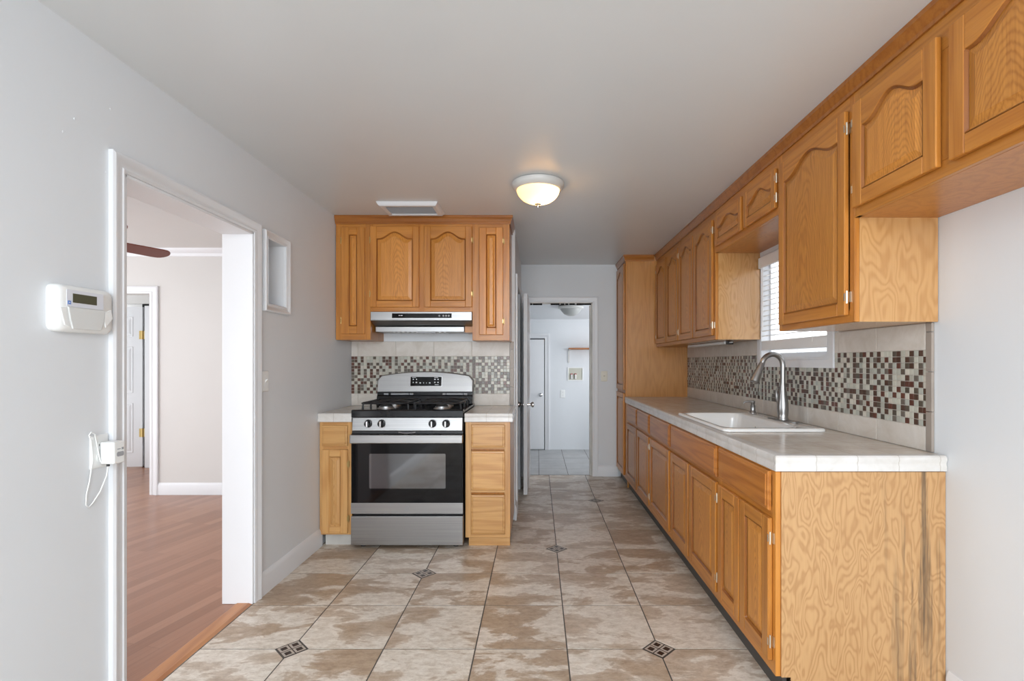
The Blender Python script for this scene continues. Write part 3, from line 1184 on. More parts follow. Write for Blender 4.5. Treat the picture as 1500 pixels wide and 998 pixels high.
def face_frame(parent, w_, z0, z1, stiles, rails, wood='oak'):
    """stiles: list of (x0,x1[,z0,z1]); rails: list of (z0,z1[,x0,x1])"""
    m = MB()
    for s_ in stiles:
        a, b_ = s_[0], s_[1]
        m.box(a, b_, 0, FT, s_[2] if len(s_) > 2 else z0, s_[3] if len(s_) > 2 else z1, 0)
    for r_ in rails:
        m.box(r_[2] if len(r_) > 2 else 0.001, r_[3] if len(r_) > 2 else w_ - 0.001, 0.0004, FT - 0.0004, r_[0], r_[1], 1)
    return m.build('face_frame', [wood + '_z', wood + '_x'], parent, bevel=0.0015, seg=1)


def back_panel(parent, w_, z0, z1):
    MB().box(0.02, w_ - 0.02, FT + 0.001, FT + 0.005, z0 + 0.01, z1 - 0.01).build('inner_panel', 'oak_ply', parent)


# ---- upper cabinets of the stove wall
YU = 3.80
SU = 'upper oak cabinets over the range'
ZTOP = 2.352
UB = 1.437
ud = YB - YU - 0.002
c = thing('wall_cabinet', 'narrow oak wall cabinet against the left wall, beside the range hood', 'cabinet', (-1.495, YU, 0))
carcass(c, 0.257, ud, UB, ZTOP)
face_frame(c, 0.257, UB, ZTOP, [(0, 0.048), (0.213, 0.257)], [(2.262, ZTOP), (UB, UB + 0.045)])
cab_door(c, 0.045, 0.219, 1.480, 2.272, 'rect', 'L', 'brass', stile=0.058)
c = thing('wall_cabinet', 'short two-door oak wall cabinet with arched panels directly above the range hood', 'cabinet', (-1.238, YU, 0))
carcass(c, 0.757, ud, 1.655, ZTOP)
face_frame(c, 0.757, 1.645, ZTOP, [(0, 0.02), (0.355, 0.402), (0.737, 0.757)], [(2.262, ZTOP), (1.645, 1.69)])
cab_door(c, 0.002, 0.364, 1.678, 2.276, 'arch', 'L', 'brass', stile=0.048)
cab_door(c, 0.400, 0.755, 1.678, 2.276, 'arch', 'R', 'brass', stile=0.048)
c = thing('wall_cabinet', 'narrow oak wall cabinet at the right end over the range, beside the hall', 'cabinet', (-0.481, YU, 0))
carcass(c, 0.275, ud, UB - 0.005, ZTOP)
face_frame(c, 0.275, UB - 0.005, ZTOP, [(0, 0.05), (0.225, 0.275)], [(2.262, ZTOP), (UB - 0.005, UB + 0.042)])
cab_door(c, 0.052, 0.228, 1.474, 2.268, 'rect', 'R', 'brass', stile=0.052)


def crown_prof(k=1.0):
    # (outward, z)
    return [(0.0, ZC - 0.001), (0.024, ZC - 0.001), (0.024, ZC - 0.018), (0.018, ZC - 0.024), (0.014, ZC - 0.040), (0.008, ZC - 0.048), (0.008, ZC - 0.062), (0.0, ZC - 0.062)]


m = MB()
casing(m, [(-1.498, YU - 0.0005), (-0.205, YU - 0.0005), (-0.205, YB - 0.003)], crown_prof(), lambda a, b_, h: (a, b_, h))
tag(m.build('crown_molding', ['oak_molding_x'], smooth=35), 'dark oak crown strip along the ceiling over the range wall cabinets', 'molding')

# ---- range hood
HXA, HXB = -1.234, -0.483
h = thing('range_hood', 'stainless under-cabinet range hood with black control strip', 'range hood', ((HXA + HXB) / 2, YU, 1.5))
hw2 = (HXB - HXA) / 2
zf = 0.148
MB().prism([(-0.015, zf - 0.004), (-0.015, 0.080), (-0.008, 0.076), (0.085, 0.044), (0.32, 0.044), (0.32, zf - 0.004)], 'x', -hw2 + 0.001, hw2 - 0.001).build('canopy', 'steel', h, bevel=0.002)
MB().box(-hw2 + 0.01, hw2 - 0.07, 0.075, 0.32, 0.0, 0.040).build('lower_lip', 'steel', h, bevel=0.003)
MB().box(-hw2 + 0.16, hw2 - 0.15, -0.017, -0.014, 0.098, 0.132).build('control_strip', 'black_gloss', h, bevel=0.001)
m = MB()
for x in (-0.165, -0.152, -0.145):
    m.box(x, x + 0.008, -0.0178, -0.0168, 0.113, 0.119)
m.build('brand_print', 'light_print', h)
for x in (0.135, 0.165, 0.185, 0.205):
    MB().lathe([(0.007, -0.017), (0.007, -0.020), (0.005, -0.021)], (x, 0, 0.114), 'y', 14).build('button', 'grey_plastic', h, smooth=40)
m = MB()
for k in range(12):
    m.box(-0.24 + 0.035 * k, -0.225 + 0.035 * k, 0.10, 0.30, -0.003, 0.001)
m.build('grease_filter', 'aluminium', h)
MB().box(-0.05, 0.09, 0.078, 0.11, -0.010, 0.0).build('filter_latch', 'grey_plastic', h, bevel=0.002)
MB().box(hw2 - 0.068, hw2 - 0.002, 0.10, 0.32, -0.003, 0.043).build('wood_filler', 'oak_x', h)

# ---- base cabinets beside the range
YBC = 3.52
bd = YB - YBC - 0.002
BT = 0.8595          # underside of the counters
c = thing('base_cabinet', 'narrow pale oak base cabinet left of the range, one drawer over one door', 'cabinet', (-1.496, YBC, 0))
carcass(c, 0.222, bd, 0.085, BT, 'bare_oak_z')
face_frame(c, 0.222, 0.085, BT, [(0, 0.03), (0.192, 0.222)], [(0.82, BT), (0.665, 0.70), (0.085, 0.115)], 'bare_oak')
back_panel(c, 0.222, 0.085, BT)
cab_door(c, 0.020, 0.196, 0.695, 0.838, 'slab', wood='bare_oak', name='drawer')
cab_door(c, 0.022, 0.198, 0.098, 0.672, 'rect', 'R', 'brass', wood='bare_oak', stile=0.05)
MB().box(0.02, 0.222, 0.05, 0.064, 0.0, 0.085).build('toe_kick', 'grubby_plaster', c)
c = thing('base_cabinet', 'pale oak base cabinet right of the range with three stacked drawers', 'cabinet', (-0.494, YBC, 0))
carcass(c, 0.308, bd, 0.065, BT, 'bare_oak_z')
face_frame(c, 0.308, 0.065, BT, [(0, 0.04), (0.268, 0.308)], [(0.825, BT), (0.675, 0.70), (0.375, 0.40), (0.065, 0.10)], 'bare_oak')
back_panel(c, 0.308, 0.065, BT)
for a, b_ in ((0.684, 0.842), (0.392, 0.662), (0.090, 0.362)):
    cab_door(c, 0.040, 0.272, a, b_, 'slab', wood='bare_oak', name='drawer')
MB().box(0.02, 0.305, 0.03, 0.044, 0.0, 0.065).build('toe_kick', 'bare_oak_x', c)

# ---- tiled counters
CT = 0.921


def edge_prof(ov=0.0):
    # (outward, z) of the tile nosing
    return [(-0.03, CT), (0.0, CT + 0.001), (0.010, CT), (0.016, CT - 0.006), (0.017, CT - 0.018), (0.013, CT - 0.026), (0.013, CT - 0.034), (0.016, CT - 0.040),
            (0.015, CT - 0.058), (-0.004, CT - 0.060), (-0.03, CT - 0.05)]


def stove_counter(x0, x1, label, ends):
    c = thing('countertop', label, 'countertop', ((x0 + x1) / 2, YBC, CT - 0.06))
    ox, oy, oz = c.location
    m = MB().box(x0 - ox, x1 - ox, 0.012, YB - 0.003 - oy, -0.0 + 0.0005, 0.06)
    m.build('tile_top', 'counter_tile', c)
    e = MB()
    casing(e, ends, edge_prof(), lambda a, b_, z: (a - ox, b_ - oy, z - oz))
    e.build('edge_trim', 'counter_edge_tile', c, smooth=35)
    return c


stove_counter(-1.498, -1.268, 'small tiled countertop left of the range, against the left wall', [(-1.498, YBC - 0.012), (-1.268, YBC - 0.012)])
stove_counter(-0.496, -0.185, 'small tiled countertop right of the range, above the three drawers', [(-0.496, YBC - 0.012), (-0.183, YBC - 0.012), (-0.183, YB - 0.003)])

# ---- range
RX0, RX1 = -1.264, -0.503
RXC = (RX0 + RX1) / 2
RYF = 3.47
r = thing('gas_range', 'stainless gas range with black oven glass and arched backguard', 'range', (RXC, RYF, 0))
W2 = (RX1 - RX0) / 2
MB().box(-W2 + 0.003, W2 - 0.003, 0.045, 0.64, 0.03, 0.905).build('body', 'black_plastic', r, bevel=0.003)
for x in (-W2 + 0.06, W2 - 0.06):
    for y in (0.08, 0.60):
        MB().lathe([(0.02, 0), (0.02, 0.02), (0.013, 0.03)], (x, y, 0), 'z', 12).build('foot', 'black_plastic', r)
MB().box(-W2, W2, 0.0, 0.045, 0.028, 0.226).build('storage_drawer', 'steel', r, bevel=0.004)
# oven door
d = MB().box(-W2, W2, 0.006, 0.045, 0.242, 0.785).build('oven_door', 'black_gloss', r, bevel=0.003)
MB().box(-W2, W2, 0.0, 0.0065, 0.242, 0.316).build('lower_trim', 'steel', d, bevel=0.002)
MB().box(-W2 + 0.008, W2 - 0.008, 0.002, 0.0062, 0.318, 0.722).build('door_glass', 'black_gloss', d, bevel=0.001)


def rrect(x0, x1, z0, z1, rad, n=6):
    pts = []
    for cx, cz, a0 in ((x1 - rad, z1 - rad, 0), (x0 + rad, z1 - rad, 90), (x0 + rad, z0 + rad, 180), (x1 - rad, z0 + rad, 270)):
        for k in range(n + 1):
            a = math.radians(a0 + 90 * k / n)
            pts.append((cx + rad * math.cos(a), cz + rad * math.sin(a)))
    return pts


MB().prism(rrect(-0.255, 0.262, 0.414, 0.650, 0.008), 'y', 0.0005, 0.0022).build('viewing_window', 'oven_window', d)
MB().box(-W2, W2, -0.028, 0.008, 0.722, 0.781).build('handle', 'steel', d, bevel=0.006, seg=3)
m = MB()
for a, b_ in ((-0.245, -0.185), (-0.155, -0.02), (0.01, 0.15), (0.18, 0.235)):
    m.box(a, b_, -0.018, 0.0, 0.7795, 0.7822)
m.build('vent_slots', 'dark_gap', d)
# emblem: ring with a curled monogram
m = MB()
ring = [(0.016 * math.cos(a), -0.001, 0.280 + 0.016 * math.sin(a)) for a in [2 * PI * k / 28 for k in range(29)]]
m.tube(ring, 0.0016, 6, caps=False)
for sx in (-1, 1):
    m.tube([(sx * 0.004 + 0.005 * math.cos(a) * sx, -0.001, 0.280 + 0.007 * math.sin(a)) for a in [0.3 + 5.2 * k / 14 for k in range(15)]], 0.0010, 6)
m.build('emblem', 'grey_print', d)
# control panel
MB().prism([(0.012, 0.800), (0.006, 0.806), (0.018, 0.893), (0.05, 0.893), (0.05, 0.800)], 'x', -W2 + 0.006, W2 - 0.006).build('control_panel', 'steel', r, bevel=0.002)
MB().box(-W2 + 0.003, W2 - 0.003, 0.015, 0.05, 0.785, 0.802).build('panel_gap', 'black_plastic', r)
MB().tube([(-0.06, 0.012, 0.793), (-0.03, 0.008, 0.789), (0.03, 0.008, 0.789), (0.055, 0.012, 0.793)], 0.004, 8).build('door_latch', 'chrome', r)
for px in (539.5, 559.0, 633.5, 653.5):
    x = (px - 787) * 3.48 / 750 - RXC
    k = MB().lathe([(0.027, 0.012), (0.027, 0.008), (0.025, 0.004), (0.020, 0.002), (0.020, -0.020), (0.017, -0.024)], (x, 0, 0.853), 'y', 24).build('knob', 'black_enamel', r, smooth=40)
    MB().lathe([(0.0285, 0.013), (0.0285, 0.009), (0.027, 0.007)], (x, 0, 0.853), 'y', 24).build('bezel', 'chrome', k, smooth=40)
    MB().box(x - 0.006, x + 0.006, -0.030, -0.018, 0.833, 0.873).build('grip', 'chrome', k, bevel=0.003)
# cooktop
MB().prism([(0.008, 0.897), (0.008, 0.940), (0.016, 0.947), (0.06, 0.947), (0.07, 0.940), (0.54, 0.940), (0.55, 0.945), (0.64, 0.945), (0.64, 0.895)], 'x', -W2, W2).build('cooktop', 'black_enamel', r, bevel=0.003)
for bx in (-0.20, 0.20):
    for by, rad in ((0.20, 0.048), (0.42, 0.038)):
        b = MB().lathe([(rad + 0.012, 0.940), (rad + 0.010, 0.946), (rad, 0.948), (rad, 0.956)], (bx, by, 0), 'z', 24).build('burner', 'aluminium', r, smooth=35)
        MB().lathe([(rad - 0.004, 0.956), (rad - 0.003, 0.962), (rad - 0.012, 0.966), (0.001, 0.967)], (bx, by, 0), 'z', 24).build('cap', 'cast_iron', b, smooth=35)
for bx in (-0.185, 0.185):
    m = MB()
    gx, gy0, gy1, gz = 0.155, 0.085, 0.525, 0.984
    lp = [(bx + p[0] - 0, p[1], gz) for p in [(q[0], q[1]) for q in rrect(-gx, gx, gy0, gy1, 0.03, 5)]]
    m.tube(lp + [lp[0]], 0.0065, 8, caps=False)
    for cy_ in (0.20, 0.42):
        for a in range(4):
            an = PI / 4 + a * PI / 2
            ca, sa = math.cos(an), math.sin(an)
            m.tube([(bx + ca * 0.025, cy_ + sa * 0.025, gz + 0.003), (bx + ca * 0.07, cy_ + sa * 0.07, gz + 0.006),
                    (bx + ca * 0.115, cy_ + sa * 0.10, gz + 0.002), (bx + (gx if ca > 0 else -gx), cy_ + sa * 0.12, gz - 0.004)], 0.0055, 8)
    m.tube([(bx - gx, 0.31, gz), (bx, 0.31, gz + 0.005), (bx + gx, 0.31, gz)], 0.0055, 8)
    for sx in (-1, 1):
        for y in (gy0 + 0.05, gy1 - 0.05, 0.31):
            m.tube([(bx + sx * gx, y, gz), (bx + sx * (gx + 0.004), y, gz - 0.02), (bx + sx * (gx + 0.005), y, 0.9405)], [0.006, 0.007, 0.008], 8)
    m.build('burner_grate', 'cast_iron', r, smooth=40)
# backguard
m = MB()
NB = 24
yf0, yf1 = 0.548, 0.575
pts = []
x0, x1 = -W2 + 0.005, W2 - 0.005
zb, zc_, zs = 1.036, 1.197, 1.160
prof = []
for k in range(NB + 1):
    u = -1 + 2 * k / NB
    z = zs + (zc_ - zs) * (1 - u * u)
    if abs(u) > 0.93:
        z -= 0.03 * ((abs(u) - 0.93) / 0.07) ** 2
    prof.append((x0 + (x1 - x0) * (u + 1) / 2, z))
outline = [(x0, zb)] + prof + [(x1, zb)]
fr = [(p[0], yf0 + (p[1] - zb) * 0.17, p[1]) for p in outline]
bk = [(p[0], 0.64, p[1]) for p in outline]
m.rings([fr, bk], 0, True, True)
bg_ = m.build('backguard', 'steel', r, bevel=0.006, seg=3)
MB().prism([(0.535, 0.943), (0.548, 1.006), (0.556, 1.012), (0.556, 1.036), (0.64, 1.036), (0.64, 0.943)], 'x', x0, x1).build('vent_panel', 'black_enamel', r, bevel=0.003)
for a, b_ in ((-0.32, -0.285), (-0.265, -0.125), (-0.12, -0.09), (0.14, 0.165), (0.17, 0.30), (0.305, 0.335)):
    MB().box(a, b_, 0.546, 0.560, 1.014, 1.028).build('vent_louver', 'grey_plastic', r, bevel=0.002)


def on_guard(x0, x1, z0, z1, off, th, rad=0.004):
    m_ = MB()
    p = rrect(x0, x1, z0, z1, rad, 3)
    m_.rings([[(q[0], yf0 + (q[1] - zb) * 0.17 - off, q[1]) for q in p], [(q[0], yf0 + (q[1] - zb) * 0.17 + th, q[1]) for q in p]])
    return m_


dxc = (624 - 787) * 4.03 / 750 - RXC
on_guard(dxc - 0.127, dxc + 0.127, 1.080, 1.160, 0.0012, 0.004).build('display_bezel', 'chrome', bg_)
dp_r = bg_
dp = on_guard(dxc - 0.122, dxc + 0.122, 1.084, 1.156, 0.0022, 0.004).build('display', 'black_gloss', bg_)
m = MB()
for (dx, z, wd) in ((-0.10, 1.136, .010), (-0.075, 1.136, .008), (-0.10, 1.112, .008), (-0.075, 1.112, .012), (-0.045, 1.108, .012), (-0.018, 1.108, .003), (0.004, 1.108, .003), (0.03, 1.108, .012),
                   (0.07, 1.136, .012), (0.095, 1.136, .010), (0.07, 1.112, .010), (0.095, 1.112, .010), (-0.095, 1.150, .03), (0.08, 1.150, .03), (0.085, 1.094, .03)):
    hh_ = 0.0045 if wd < .02 else 0.0018
    on_guard(dxc + dx - wd / 2, dxc + dx + wd / 2, z - hh_, z + hh_, 0.003, 0.001, 0.0008).build('key_legend', 'light_print', dp_r)

# ------------------------------------------------------------------ right-hand run (faces -X): local x runs towards the camera
RR = -PI / 2
XF = 0.895
XU_ = 1.21
YP0, YP1 = 5.19, 5.697        # tall cabinet
rd = XR - XF - 0.002
# tall pantry cabinet
pw = YP1 - YP0
c = thing('pantry_cabinet', 'tall floor-to-ceiling oak pantry cabinet in the far right corner', 'cabinet', (XF, YP1, 0), RR)
m = MB().box(0, 0.018, 0.019, rd, 0.09, ZTOP).box(pw - 0.018, pw, 0.019, rd, 0.0, ZTOP).box(0.018, pw - 0.018, 0.019, rd, 0.09, 0.108).box(0.018, pw - 0.018, 0.019, rd, ZTOP - 0.018, ZTOP).box(0.018, pw - 0.018, rd - 0.006, rd, 0.108, ZTOP - 0.018)
m.build('carcass', 'pantry_plywood', c)
face_frame(c, pw, 0.09, ZTOP, [(0, 0.045), (pw - 0.045, pw)], [(2.26, ZTOP), (0.945, 1.0), (0.09, 0.13)])
back_panel(c, pw, 0.09, ZTOP)
cab_door(c, 0.03, pw - 0.03, 0.985, 2.275, 'arch', None)
cab_door(c, 0.03, pw - 0.03, 0.12, 0.955, 'rect', None)
MB().box(0.0, pw, 0.035, 0.05, 0, 0.09).build('toe_kick', 'vinyl_base', c)
m = MB()
casing(m, [(XF - 0.0005, YP1), (XF - 0.0005, YP0 - 0.0005), (XU_ - 0.03, YP0 - 0.0005)], crown_prof(), lambda a, b_, z: (a, b_, z))
tag(m.build('crown_molding', ['oak_molding_x'], smooth=35), 'short dark oak crown strip round the top of the tall pantry cabinet', 'molding')


def base_unit(y_far, y_near, label, doors, drawers, left=0.03, right=0.03, end=False):
    w_ = y_far - y_near
    c = thing('base_cabinet', label, 'cabinet', (XF, y_far, 0), RR)
    carcass(c, w_, rd, 0.09, BT, 'oak_ply', top=False)
    sts = [(0, left), (w_ - right, w_)]
    for d1, d2 in zip(doors, doors[1:]):
        sts.append((y_far - d1[1] - 0.016, y_far - d2[0] + 0.016, 0.15, 0.66))
    face_frame(c, w_, 0.09, BT, sts, [(0.84, BT), (0.66, 0.72), (0.09, 0.15)])
    back_panel(c, w_, 0.09, BT)
    for (a, b_, hg) in doors:
        cab_door(c, y_far - a, y_far - b_, 0.136, 0.678, 'rect', hg, stile=0.055, hinge_z=(0.075, 0.075))
    for (a, b_) in drawers:
        cab_door(c, y_far - a, y_far - b_, 0.705, 0.855, 'slab', name='drawer')
    MB().box(0.0, w_ - (0.02 if end else 0), 0.035, 0.05, 0, 0.09).build('toe_kick', 'vinyl_base', c)
    if end:
        m_ = MB()
        m_.prism([(0.019, 0.09), (0.019, BT), (rd, BT), (rd, 0.0), (0.055, 0.0), (0.055, 0.09)], 'x', w_ + 0.0005, w_ + 0.006)
        m_.build('end_panel', 'rotary_plywood', c)
    return c


base_unit(YP0, 4.02, 'far oak base cabinet next to the pantry, two doors under two drawers',
          [(5.03, 4.545, None), (4.51, 4.045, 'R')], [(5.03, 4.545), (4.51, 4.045)], left=0.16)
base_unit(4.02, 3.395, 'single-door oak base cabinet beyond the sink, one wide drawer above', [(3.995, 3.42, 'L')], [(3.995, 3.42)])
base_unit(3.395, 2.505, 'oak sink base cabinet with one long front over two doors, below the sink', [(3.375, 2.985, None), (2.965, 2.522, 'R')], [(3.375, 2.525)])
base_unit(2.505, 1.922, 'nearest oak base cabinet with scratched plywood end panel facing the camera', [(2.490, 2.232, None), (2.222, 1.945, 'R')], [(2.490, 1.955)], end=True)

# ---- right counter with a cut-out for the sink
YE = 1.922
SX0, SX1, SY0, SY1 = 0.935, 1.455, 2.56, 3.42          # sink rim
BX0, BX1, BY0, BY1 = 0.965, 1.325, 2.615, 3.365        # basin
c = thing('countertop', 'long cream tiled countertop along the right wall, holding the white sink', 'countertop', (XF, YE, CT - 0.06))
ox, oy, oz = c.location
m = MB()
ex = XF + 0.012
for (a, b_, p, q) in ((ex, XR - 0.003, YE + 0.012, BY0 - 0.01), (ex, XR - 0.003, BY1 + 0.01, YP0 - 0.002), (ex, BX0 - 0.01, BY0 - 0.01, BY1 + 0.01), (BX1 + 0.01, XR - 0.003, BY0 - 0.01, BY1 + 0.01)):
    m.box(a - ox, b_ - ox, p - oy, q - oy, 0.0005, 0.06)
m.build('tile_top', 'counter_tile', c)
e = MB()
casing(e, [(XF + 0.008, YP0 - 0.002), (XF + 0.008, YE + 0.002), (XR - 0.002, YE + 0.002)], edge_prof(), lambda a, b_, z: (a - ox, b_ - oy, z - oz))
e.build('edge_trim', 'counter_edge_tile', c, smooth=35)

# ---- sink
s = thing('sink', 'white drop-in kitchen sink set into the tiled counter', 'sink', ((SX0 + SX1) / 2, (SY0 + SY1) / 2, CT))
ox, oy = s.location.x, s.location.y
m = MB()
L = []
for ins, z, rad in ((0.0, 0.0015, 0.035), (0.0, 0.010, 0.035), (0.006, 0.016, 0.032)):
    L.append([(p[0] - ox, p[1] - oy, z) for p in rrect(SX0 + ins, SX1 - ins, SY0 + ins, SY1 - ins, rad)])
for ins, z, rad in ((-0.008, 0.016, 0.07), (0.0, 0.010, 0.065), (0.006, -0.02, 0.06), (0.022, -0.155, 0.06), (0.05, -0.172, 0.05), (0.13, -0.178, 0.03)):
    L.append([(p[0] - ox, p[1] - oy, z) for p in rrect(BX0 + ins, BX1 - ins, BY0 + ins, BY1 - ins, rad)])
m.rings(L, 0, False, True)
m.build('basin', 'porcelain', s, smooth=50)
MB().lathe([(0.045, 0), (0.044, 0.003), (0.03, 0.001), (0.001, 0.0)], (1.145 - ox, 2.99 - oy, -0.1775), 'z', 20).build('drain', 'chrome', s, smooth=40)
MB().lathe([(0.012, -0.006), (0.010, -0.009), (0.001, -0.009)], (1.305 - ox, 3.05 - oy, -0.045), 'x', 14).build('overflow', 'chrome', s)

# ---- faucet
FX, FY = 1.405, 2.93
f = thing('faucet', 'brushed nickel pull-down gooseneck faucet behind the sink', 'faucet', (FX, FY, CT + 0.016), math.radians(8))
MB().prism(rrect(-0.03, 0.03, -0.125, 0.125, 0.029), 'z', 0.0005, 0.006).build('deck_plate', 'nickel', f, bevel=0.002)
MB().lathe([(0.031, 0.006), (0.031, 0.012), (0.027, 0.018), (0.029, 0.04), (0.031, 0.07), (0.029, 0.10), (0.024, 0.135), (0.0185, 0.165), (0.0165, 0.19), (0.0165, 0.20)], (0, 0, 0), 'z', 24).build('body', 'nickel', f, smooth=40)
pts = [(0, 0, 0.198), (0, 0, 0.28)]
R = 0.064
zc2 = 0.315
for k in range(0, 15):
    a = PI * k / 14 * 0.93
    pts.append((-R + R * math.cos(a), 0, zc2 + R * math.sin(a)))
MB().tube(pts, 0.0145, 16).build('spout', 'nickel', f, smooth=40)
ex_, ez_ = pts[-1][0], pts[-1][2]
dv = (Vector(pts[-1]) - Vector(pts[-2])).normalized()
dv = Vector((dv.x - 0.13, 0, dv.z)).normalized()
p0 = Vector(pts[-1])
MB().tube([p0, p0 + dv * 0.01, p0 + dv * 0.05, p0 + dv * 0.085, p0 + dv * 0.115, p0 + dv * 0.12], [0.0145, 0.0165, 0.019, 0.024, 0.026, 0.022], 18).build('spray_head', 'nickel', f, smooth=40)
MB().tube([(0, 0.02, 0.085), (0, 0.036, 0.095), (-0.002, 0.052, 0.125), (-0.004, 0.052, 0.16), (-0.004, 0.040, 0.185)], [0.012, 0.012, 0.010, 0.008, 0.006], 12).build('lever_handle', 'nickel', f, smooth=40)
# ---- soap pump
f = thing('soap_dispenser', 'small nickel soap dispenser pump beyond the faucet', 'soap dispenser', (1.415, 3.36, CT + 0.016))
MB().lathe([(0.022, 0.0), (0.021, 0.006), (0.016, 0.012), (0.015, 0.045), (0.017, 0.05)], (0, 0, 0), 'z', 18).build('collar', 'nickel', f, smooth=40)
MB().lathe([(0.011, 0.05), (0.011, 0.062), (0.014, 0.068), (0.014, 0.078), (0.006, 0.082)], (0, 0, 0), 'z', 18).tube([(0, 0, 0.073), (-0.03, 0.0, 0.078), (-0.055, 0.0, 0.072), (-0.062, 0, 0.064)], [0.009, 0.007, 0.006, 0.005], 10).build('pump_head', 'nickel', f, smooth=40)

# ---- wall cabinets of the right run
XU = 1.21
rud = XR - XU - 0.002


def wall_unit(y_far, y_near, z0, label, doors, style='arch', stile=0.05, hz=(0.07, 0.07), end=None, left=0.03, right=0.03, ztop_door=2.245, zbot=0.03, arch=None, name='wall_cabinet'):
    w_ = y_far - y_near
    c = thing(name, label, 'cabinet', (XU, y_far, 0), RR)
    carcass(c, w_, rud, z0, ZTOP, end or 'oak_ply')
    sts = [(0, left), (w_ - right, w_)]
    for d1, d2 in zip(doors, doors[1:]):
        sts.append((y_far - d1[1] - 0.016, y_far - d2[0] + 0.016, z0 + 0.05, 2.20))
    face_frame(c, w_, z0, ZTOP, sts, [(2.20, ZTOP), (z0, z0 + 0.05)])
    back_panel(c, w_, z0, ZTOP)
    for (a, b_, hg) in doors:
        cab_door(c, y_far - a, y_far - b_, z0 + zbot, ztop_door, style, hg, stile=stile, hinge_z=hz, arch=arch)
    return c


wall_unit(YP0, 4.335, 1.425, 'far oak wall cabinet with two arched doors, next to the pantry', [(5.155, 4.755, 'L'), (4.735, 4.355, 'R')], arch=0.05)
wall_unit(4.335, 3.475, 1.425, 'two-door arched oak wall cabinet just beyond the sink window', [(4.325, 3.935, 'L'), (3.915, 3.505, 'R')], arch=0.05, end='rotary_plywood_plain', right=0.035)
wall_unit(3.475, 2.56, 2.012, 'short oak bridge cabinet over the sink window with two small doors', [(3.445, 3.00, None), (2.965, 2.535 + 0.035, 'R')], arch=0.045, stile=0.045, hz=(0.05, 0.05), zbot=0.035)
wall_unit(2.56, 1.952, 1.425, 'tall single-door oak wall cabinet hung above the near end of the counter', [(2.53, 1.985, 'R')], end='rotary_plywood_plain', right=0.03, arch=0.06, zbot=0.028)
wall_unit(1.952, 1.02, 1.822, 'nearest oak wall cabinet high over the refrigerator space, two wide arched doors', [(1.940, 1.530, 'L'), (1.485, 1.06, None)], arch=0.055, zbot=0.032, stile=0.055)
m = MB()
casing(m, [(XU - 0.0005, YP0 - 0.002), (XU - 0.0005, 1.018)], crown_prof(), lambda a, b_, h: (a, b_, h))
mo = m.build('crown_molding', ['oak_molding_x'], smooth=35)
tag(mo, 'long dark oak crown strip along the ceiling over the right wall cabinets', 'molding')

# under-cabinet light
u = thing('under_cabinet_light', 'slim white light bar under the wall cabinets beyond the sink window', 'light fixture', (1.38, 4.15, 1.424))
MB().box(-0.03, 0.03, -0.45, 0.45, -0.022, -0.001).build('housing', 'white_plastic', u, bevel=0.004)
MB().box(-0.02, 0.02, -0.50, -0.452, -0.025, -0.001).build('end_cap', 'black_plastic', u, bevel=0.004)
MB().tube([(-0.01 + 0.006 * math.cos(a), -0.53 + 0.02 * math.sin(a), -0.012) for a in [k * 0.5 for k in range(13)]], 0.004, 8).build('hook', 'white_plastic', u)

# ------------------------------------------------------------------ backsplashes
PAL = [((0.58, 0.57, 0.49), 26), ((0.50, 0.51, 0.45), 18), ((0.63, 0.59, 0.51), 14), ((0.46, 0.45, 0.39), 6),
       ((0.095, 0.05, 0.034), 14), ((0.125, 0.048, 0.033), 8), ((0.11, 0.088, 0.066), 9), ((0.16, 0.135, 0.11), 6)]
PW = [p[1] for p in PAL]


